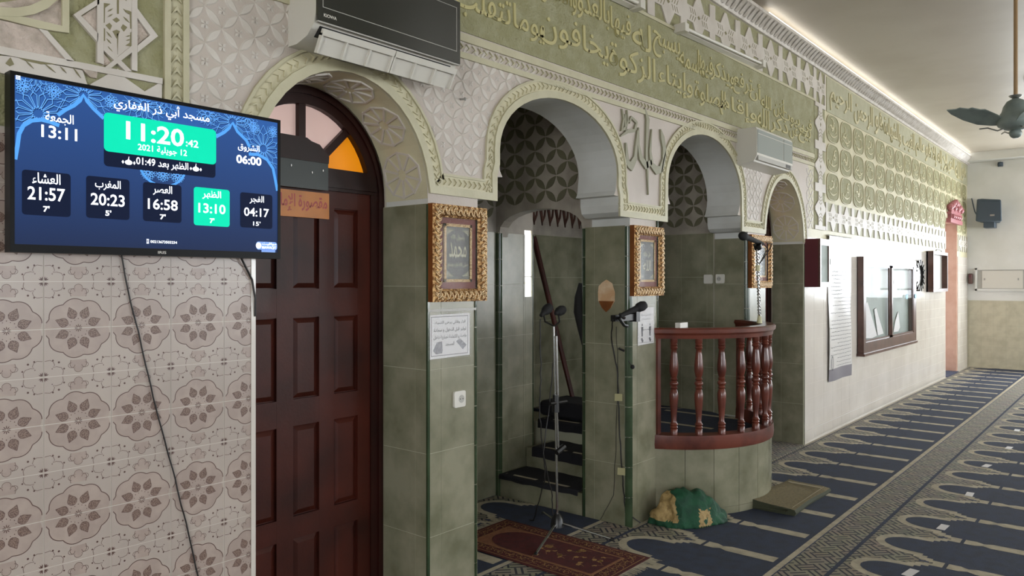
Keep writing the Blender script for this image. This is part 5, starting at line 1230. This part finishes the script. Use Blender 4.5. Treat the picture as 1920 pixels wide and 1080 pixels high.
t.part('folds', mb, ['rug_back', 'rug_edge'], smooth=50)
mb = MB(); mb.add([(5.90, 1.895, .067), (5.925, 1.895, .067), (5.935, 2.15, .069), (5.91, 2.15, .069)], [(0, 1, 2, 3)]); mb.add([(5.27, 1.882, .0655), (5.97, 1.890, .0635), (5.97, 1.897, .0635), (5.27, 1.889, .0655)], [(0, 1, 2, 3)]); t.part('stripe', mb, 'rug_back_line')
mb = MB(); mb.tube([(5.246, 2.15, .022), (5.243, 2.05, .030), (5.243, 1.92, .034), (5.243, 1.90, .055), (5.243, 1.95, .058), (5.243, 2.0, .052)], .008, 6); t.part('rolled_edge', mb, 'rug_edge', smooth=40)

t = Thing('velvet_cloth', (4.72, 2.42, .012), 'crumpled green velvet cloth with gold embroidery heaped against the drum', 'cloth')
bm = bmesh.new(); bmesh.ops.create_icosphere(bm, subdivisions=5, radius=1)
ax_ = Vector((.78, -.62, 0)).normalized(); bx_ = Vector((.62, .78, 0)).normalized()
for v in bm.verts:
    p = v.co.copy(); n1 = noise.noise(p * 1.7 + Vector((3, 1, 7))); n2 = noise.noise(Vector((p.x * 6 + p.z * 2, p.y * 3, p.z * 1.5)))
    s_ = 1 + .16 * n1 + .12 * n2
    h = max(0, p.z) * (.215 - .05 * p.x) * s_
    if p.z <= 0: h = 0
    base = ax_ * (p.x * .25 * s_ * (1.08 if p.z < .3 else 1)) + bx_ * (p.y * .155 * s_)
    v.co = Vector((4.70 + base.x, 2.375 + base.y, .0125 + h)) - t.base
me = bpy.data.meshes.new('cloth'); bm.to_mesh(me); bm.free(); me.materials.append(M['velvet']); me.materials.append(M['fringe'])
for f_ in me.polygons:
    f_.use_smooth = True; c = f_.center + t.base; q = (c - Vector((4.70, 2.375, 0))); u = q.dot(ax_); vv = q.dot(bx_)
    if (u < -.14 and .05 < c.z) or (abs(u - .05) < .05 and vv < -.02 and .02 < c.z < .13 and noise.noise(c * 30) > -.25): f_.material_index = 1
link('fold', me, t.o)
mb = MB()
for i in range(90):
    a = 2 * math.pi * i / 90; u, v = .262 * math.cos(a), .165 * math.sin(a)
    if v > .07: continue
    p = Vector((4.70, 2.375, .02)) + ax_ * u + bx_ * v; q = p + (ax_ * math.cos(a) + bx_ * math.sin(a)) * random.uniform(.02, .04) + ax_ * random.uniform(-.015, .015); q.z = .013
    s_ = Vector((.003, .003, 0)); mb.add([tuple(p), tuple(p + s_), tuple(q + s_), tuple(q)], [(0, 1, 2, 3)])
t.part('fringe', mb, 'velvet', kind='stuff')
mb = MB()
for i in range(11):
    s_ = -.15 + i * .028; c = Vector((4.70, 2.375, 0)) + ax_ * s_ + bx_ * -.035; z = .19 - abs(s_ - .02) * .35
    mb.tube([tuple(Vector((c.x, c.y, z)) + ax_ * .014 * math.cos(k * .9 + i) + Vector((0, 0, .012 * math.sin(k * .9 + i))) - bx_ * .01) for k in range(7)], .004, 5)
t.part('embroidery', mb, 'fringe', smooth=40)

# ------------------------------------------------------------------ right-hand wall things
t = Thing('wall_cabinet', (7.66, 2.55, 1.57), 'dark red wooden wall box with a glass door beside the green pier', 'cabinet')
xa, xb, za, zb, yf = 7.36 + .31, 7.97, 1.575, 2.055, 2.49
mb = MB(); mb.box(xa - .0, xb, yf, WY - .008, za, zb); t.part('body', mb, 'maroon')
mb = MB(); fr = FW(yf); b_ = .05
mb.fbox(fr, xa, xb, zb - b_ * 1.3, zb, 0, .02); mb.fbox(fr, xa, xb, za, za + b_, 0, .02); mb.fbox(fr, xa, xa + b_ * .7, za + b_, zb - b_ * 1.3, 0, .02); mb.fbox(fr, xb - b_ * .7, xb, za + b_, zb - b_ * 1.3, 0, .02); dd_ = t.part('door', mb, 'brown')
mb = MB(); mb.fbox(fr, xa + .03, xb - .03, za + .04, zb - .05, .004, .008); t.part('pane', mb, 'case_inside', dd_)
mb = MB(); mb.tube([(xb - .02, yf - .03, 1.80), (xb - .02, yf - .03, 1.86)], .006, 6); t.part('handle', mb, 'chrome', dd_)

t = Thing('banner', (8.77, 2.6, .55), 'tall white printed banner with lines of text and a grey foot band', 'banner')
fr = FW(WY - .010); xa, xb, za, zb = 8.37, 9.165, .555, 2.12; mb = MB(); n, m_ = 10, 24
for i in range(n + 1):
    for j in range(m_ + 1):
        u = xa + (xb - xa) * i / n; v = za + (zb - za) * j / m_; s_ = j / m_
        wv = .012 + .010 * math.sin(i * .7 + j * .25) + .03 * max(0, s_ - .6) * abs(math.sin(i * 1.1 + s_ * 5))
        mb.v.append(fr(u, v, wv))
for i in range(n):
    for j in range(m_): mb.f.append((i * (m_ + 1) + j, i * (m_ + 1) + j + 1, (i + 1) * (m_ + 1) + j + 1, (i + 1) * (m_ + 1) + j)); mb.m.append(1 if j < 2 else 0)
sh = t.part('sheet', mb, ['banner', 'banner_band'], smooth=180)
mb = MB(); rnd = random.Random(9); fr2 = FW(WY - .038)
for r_ in range(27):
    z = 1.78 - r_ * .041; x = xb - .06 - (0 if r_ % 4 else .0); end = xa + rnd.choice((.06, .06, .12, .3))
    if z < .78: end = xa + .22
    while x > end:
        l_ = rnd.uniform(.02, .06); mb.ribbon([(x, z, .003), (x - l_ * .5, z - rnd.uniform(-.004, .006), .006), (x - l_, z, .003)], fr2, 0); x -= l_ + .012
mb.ribbon([(8.45 + .03 * math.cos(R(a)), .75 + .075 * math.sin(R(a)), .012) for a in range(0, 361, 30)], fr2, 0)
t.part('lettering', mb, 'ink', sh, kind='stuff')
mb = MB(); mb.tube([(xa - .01, 2.612, 2.125), (xb + .01, 2.612, 2.125)], .008, 8); t.part('top_rod', mb, 'steel', smooth=40)

# glazed sliding window seen on the white wall
t = Thing('window_20', (10.8, 2.6, .78), kind='structure'); xa, xb, za, zb = 9.45, 12.08, .78, 1.925; fr = FW(WY - .008); b_ = .09
mb = MB(); mb.fbox(fr, xa, xb, za, zb, 0, .006); t.part('backing', mb, 'case_inside')
mb = MB(); mb.fbox(fr, xa, xb, za, za + b_ * 1.4, 0, .075); mb.fbox(fr, xa, xb, zb - b_, zb, 0, .075); mb.fbox(fr, xa, xa + b_, za + b_ * 1.4, zb - b_, 0, .075); mb.fbox(fr, xb - b_ * 1.6, xb, za + b_ * 1.4, zb - b_, 0, .075); mb.fbox(fr, xa - .02, xb + .02, za - .03, za, 0, .09); fo = t.part('window_frame', mb, 'brown')
for k in range(2):
    u0 = xa + b_ + k * (xb - xa - 2.4 * b_) / 2; u1 = u0 + (xb - xa - 2.4 * b_) / 2; w_ = .035 + .015 * k
    mb = MB(); mb.fbox(fr, u0, u0 + .05, za + .12, zb - b_, w_, w_ + .02); mb.fbox(fr, u1 - .05, u1, za + .12, zb - b_, w_, w_ + .02); mb.fbox(fr, u0, u1, za + .12, za + .15, w_, w_ + .02); mb.fbox(fr, u0, u1, zb - b_ - .03, zb - b_, w_, w_ + .02); s_ = t.part('sash', mb, 'brown')
    mb = MB(); mb.fbox(fr, u0 + .05, u1 - .05, za + .15, zb - b_ - .03, w_ + .008, w_ + .012); t.part('pane', mb, 'glass', s_)
for i, (L, lab) in enumerate(((((9.62, .95), (9.70, 1.36), (9.82, 1.38), (10.25, .95), (10.0, .93)), 'large white folded paper leaning behind the left window pane'), (((10.28, .95), (10.12, 1.28), (10.20, 1.30), (10.55, .96)), 'narrow white folded paper leaning behind the left window pane'), (((11.05, .95), (11.15, 1.10), (11.30, 1.22), (11.40, 1.0), (11.3, .95)), 'small crumpled white paper behind the right window pane'), (((10.95, 1.42), (11.10, 1.66), (11.30, 1.42)), 'pale triangular card standing behind the right window pane'))):
    mb = MB(); mb.prism(L, fr, .012, .018); build('paper_sheet', mb, 'paper' if i < 3 else 'plastic_grey', label=lab, cat='paper')
for x, nm in ((11.50, 'left'), (12.02, 'right')):
    mb = MB(); mb.prism(ell(x, 1.42, .07, .035, 10), fr, .078, .082); build('sticker', mb, 'blue_sticker', label=nm + ' light blue sticker on the sliding window edge', cat='sticker')

t = Thing('oval_mirror', (12.45, 2.6, 1.48), 'oval mirror in a carved black frame between window and picture', 'mirror'); fr = FW(WY - .008); c = (12.45, 1.715)
mb = MB(); n = 32
for i in range(n):
    a, b = R(360 * i / n), R(360 * (i + 1) / n); o = lambda r_, an: (c[0] + r_ * 1.35 * math.cos(an), c[1] + r_ * math.sin(an)); ro = .225 + .008 * (i % 2)
    mb.prism([o(ro, a), o(ro, b), o(.155, b), o(.155, a)], fr, 0, .05 + .01 * (i % 2))
t.part('frame', mb, 'black_gloss', smooth=30); mb = MB(); mb.prism(ell(c[0], c[1], .16 * 1.35, .16, 28), fr, .005, .02); t.part('glass', mb, 'steel')
t = Thing('framed_picture', (13.7, 2.6, 1.46), 'brown box framed picture with pale yellow print near the pink doorway', 'picture'); xa, xb, za, zb = 13.10, 14.20, 1.465, 2.10; fr = FW(WY - .008)
mb = MB(); mb.fbox(fr, xa, xb, za, za + .05, 0, .10); mb.fbox(fr, xa, xb, zb - .05, zb, 0, .10); mb.fbox(fr, xa, xa + .05, za + .05, zb - .05, 0, .10); mb.fbox(fr, xb - .05, xb, za + .05, zb - .05, 0, .10); t.part('frame', mb, 'brown')
mb = MB(); mb.fbox(fr, xa, xb, za, zb, 0, .02); t.part('mount', mb, 'plastic_grey'); mb = MB(); mb.fbox(fr, xa + .12, xb - .35, za + .10, zb - .08, .02, .025); t.part('print', mb, 'cream')
mb = MB(); mb.tube([(13.4, 2.55, 2.10), (13.45, 2.55, 2.13), (13.8, 2.55, 2.13), (13.85, 2.55, 2.10)], .008, 6); t.part('hanger', mb, 'steel')

t = Thing('loudspeaker', (16.4, 2.2, 2.6), 'grey black loudspeaker tilted on the white end wall', 'loudspeaker')
mb = MB(); fr = FX(16.15)
mb.add([(16.12, 2.40, 3.14), (16.12, 2.02, 3.10), (16.22, 2.02, 2.72), (16.22, 2.44, 2.74), (16.40, 2.37, 3.17), (16.40, 2.06, 3.13), (16.46, 2.08, 2.70), (16.46, 2.38, 2.72)], [(0, 1, 2, 3), (4, 7, 6, 5), (0, 4, 5, 1), (1, 5, 6, 2), (2, 6, 7, 3), (3, 7, 4, 0)]); o = t.part('cabinet', mb, 'speaker_grey'); bv = o.modifiers.new('b', 'BEVEL'); bv.width = .02; bv.segments = 2
mb = MB(); mb.add([(16.115, 2.37, 3.10), (16.115, 2.05, 3.07), (16.205, 2.05, 2.78), (16.205, 2.40, 2.79)], [(0, 1, 2, 3)]); t.part('grille', mb, 'speaker_grey'); mb = MB(); mb.add([(16.180, 2.20, 2.85), (16.180, 2.13, 2.85), (16.187, 2.13, 2.82), (16.187, 2.20, 2.82)], [(0, 1, 2, 3)]); t.part('badge', mb, 'steel')
mb = MB(); mb.box(16.3, 16.6, 2.15, 2.32, 2.62, 2.74); mb.tube([(16.5, 2.42, 2.80), (16.58, 2.5, 2.95), (16.58, 2.55, 3.2)], .01, 6); t.part('bracket', mb, 'speaker_grey')
t = Thing('sliding_board', (16.55, 2.0, 1.46), 'white framed sliding notice board below the loudspeaker on the end wall', 'notice board')
fr = FX(16.6); mb = MB(); mb.fbox(fr, 1.0, 2.47, 1.47, 1.86, 0, .02); t.part('panel', mb, 'plastic_grey'); mb = MB(); mb.fbox(fr, 1.74, 2.38, 1.50, 1.83, .02, .03); t.part('sliding_panel', mb, 'plastic')
mb = MB(); mb.fbox(fr, 1.0, 2.49, 1.455, 1.49, 0, .05); mb.fbox(fr, 1.0, 2.49, 1.845, 1.875, 0, .05); mb.fbox(fr, 2.46, 2.49, 1.455, 1.875, 0, .05); t.part('frame', mb, 'white_paint'); mb = MB(); mb.fbox(fr, 2.33, 2.35, 1.65, 1.69, .03, .04); mb.fbox(fr, 1.80, 1.82, 1.65, 1.69, .03, .04); t.part('finger_pull', mb, 'steel')
t = Thing('camera_dome', (16.55, 2.1, 3.8), 'small round dark camera high on the end wall', 'camera'); mb = MB(); mb.ball((16.56, 2.09, 3.80), .045, 12); t.part('dome', mb, 'speaker_grey', smooth=60); mb = MB(); mb.box(16.56, 16.6, 2.05, 2.13, 3.76, 3.84); t.part('base', mb, 'speaker_grey')
t = Thing('wall_thermostat', (16.58, 2.56, 1.6), 'small brown box on the end wall left of the sliding board', 'box'); mb = MB(); mb.box(16.52, 16.6, 2.53, 2.60, 1.58, 1.78); o = t.part('case', mb, 'brown'); bv = o.modifiers.new('b', 'BEVEL'); bv.width = .015; bv.segments = 2; mb = MB(); mb.box(16.51, 16.52, 2.545, 2.585, 1.70, 1.75); t.part('dial', mb, 'maroon')

# ------------------------------------------------------------------ ceiling fan and lamp
F = Vector((7.16, .80, 2.95))
t = Thing('ceiling_fan', tuple(F + Vector((0, 0, 1.07))), 'grey ceiling fan with broad blades hanging from a long tan rod', 'ceiling fan')
mb = MB(); mb.tube([tuple(F + Vector((0, 0, .14))), (F.x, F.y, 4.02)], .0145, 12); t.part('rod', mb, 'fan_rod', smooth=40)
mb = MB(); mb.lathe([(.01, .145), (.048, .155), (.045, .148), (.02, .13)], tuple(F), 18); mb.lathe([(.02, 0), (.05, .0), (.055, .05), (.02, .07)], (F.x, F.y, 3.95), 16); t.part('canopy', mb, 'steel', smooth=40)
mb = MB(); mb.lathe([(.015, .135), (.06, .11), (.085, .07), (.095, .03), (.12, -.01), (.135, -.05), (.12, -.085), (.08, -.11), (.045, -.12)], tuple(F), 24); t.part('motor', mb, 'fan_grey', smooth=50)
for k in range(4):
    a = R(118 + 90 * k); d = Vector((math.cos(a), math.sin(a), 0)); q = Vector((-d.y, d.x, 0)); mb = MB(); c = F + Vector((0, 0, -.045))
    up = lambda r_, s_: c + d * r_ + q * s_ + Vector((0, 0, .26 * max(0, r_ - .1) + s_ * .55))
    L_ = [(.09, -.035), (.16, -.055), (.25, -.07), (.36, -.055), (.46, -.02), (.50, .01), (.44, .035), (.42, .055), (.36, .06), (.34, .078), (.28, .075), (.25, .085), (.16, .06), (.09, .035)]
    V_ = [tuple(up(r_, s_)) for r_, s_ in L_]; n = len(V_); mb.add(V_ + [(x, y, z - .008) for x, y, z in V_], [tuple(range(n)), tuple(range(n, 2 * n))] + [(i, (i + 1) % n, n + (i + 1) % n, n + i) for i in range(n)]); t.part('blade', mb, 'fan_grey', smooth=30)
    mb = MB(); mb.tube([tuple(c + d * .06 + Vector((0, 0, -.05))), tuple(c + d * .13 + Vector((0, 0, -.075))), tuple(c + d * .20 + Vector((0, 0, -.05))), tuple(c + d * .26 + Vector((0, 0, -.055)))], .006, 6); t.part('lamp_arm', mb, 'steel', smooth=50)
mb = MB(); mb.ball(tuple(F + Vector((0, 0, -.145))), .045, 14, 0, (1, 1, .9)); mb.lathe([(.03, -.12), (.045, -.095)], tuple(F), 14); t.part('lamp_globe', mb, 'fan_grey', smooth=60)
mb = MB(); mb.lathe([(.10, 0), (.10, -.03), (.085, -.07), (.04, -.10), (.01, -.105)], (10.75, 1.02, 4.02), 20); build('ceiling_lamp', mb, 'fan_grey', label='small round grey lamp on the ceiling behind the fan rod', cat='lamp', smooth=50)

# remaining bare ground outside, seen only through the windows
mb = MB(); mb.box(-30, 40, -30, 30, -.4, -.12); build('ground', mb, 'outdoor', kind='structure')
for nm in ('ceiling', 'wall_front'): pass
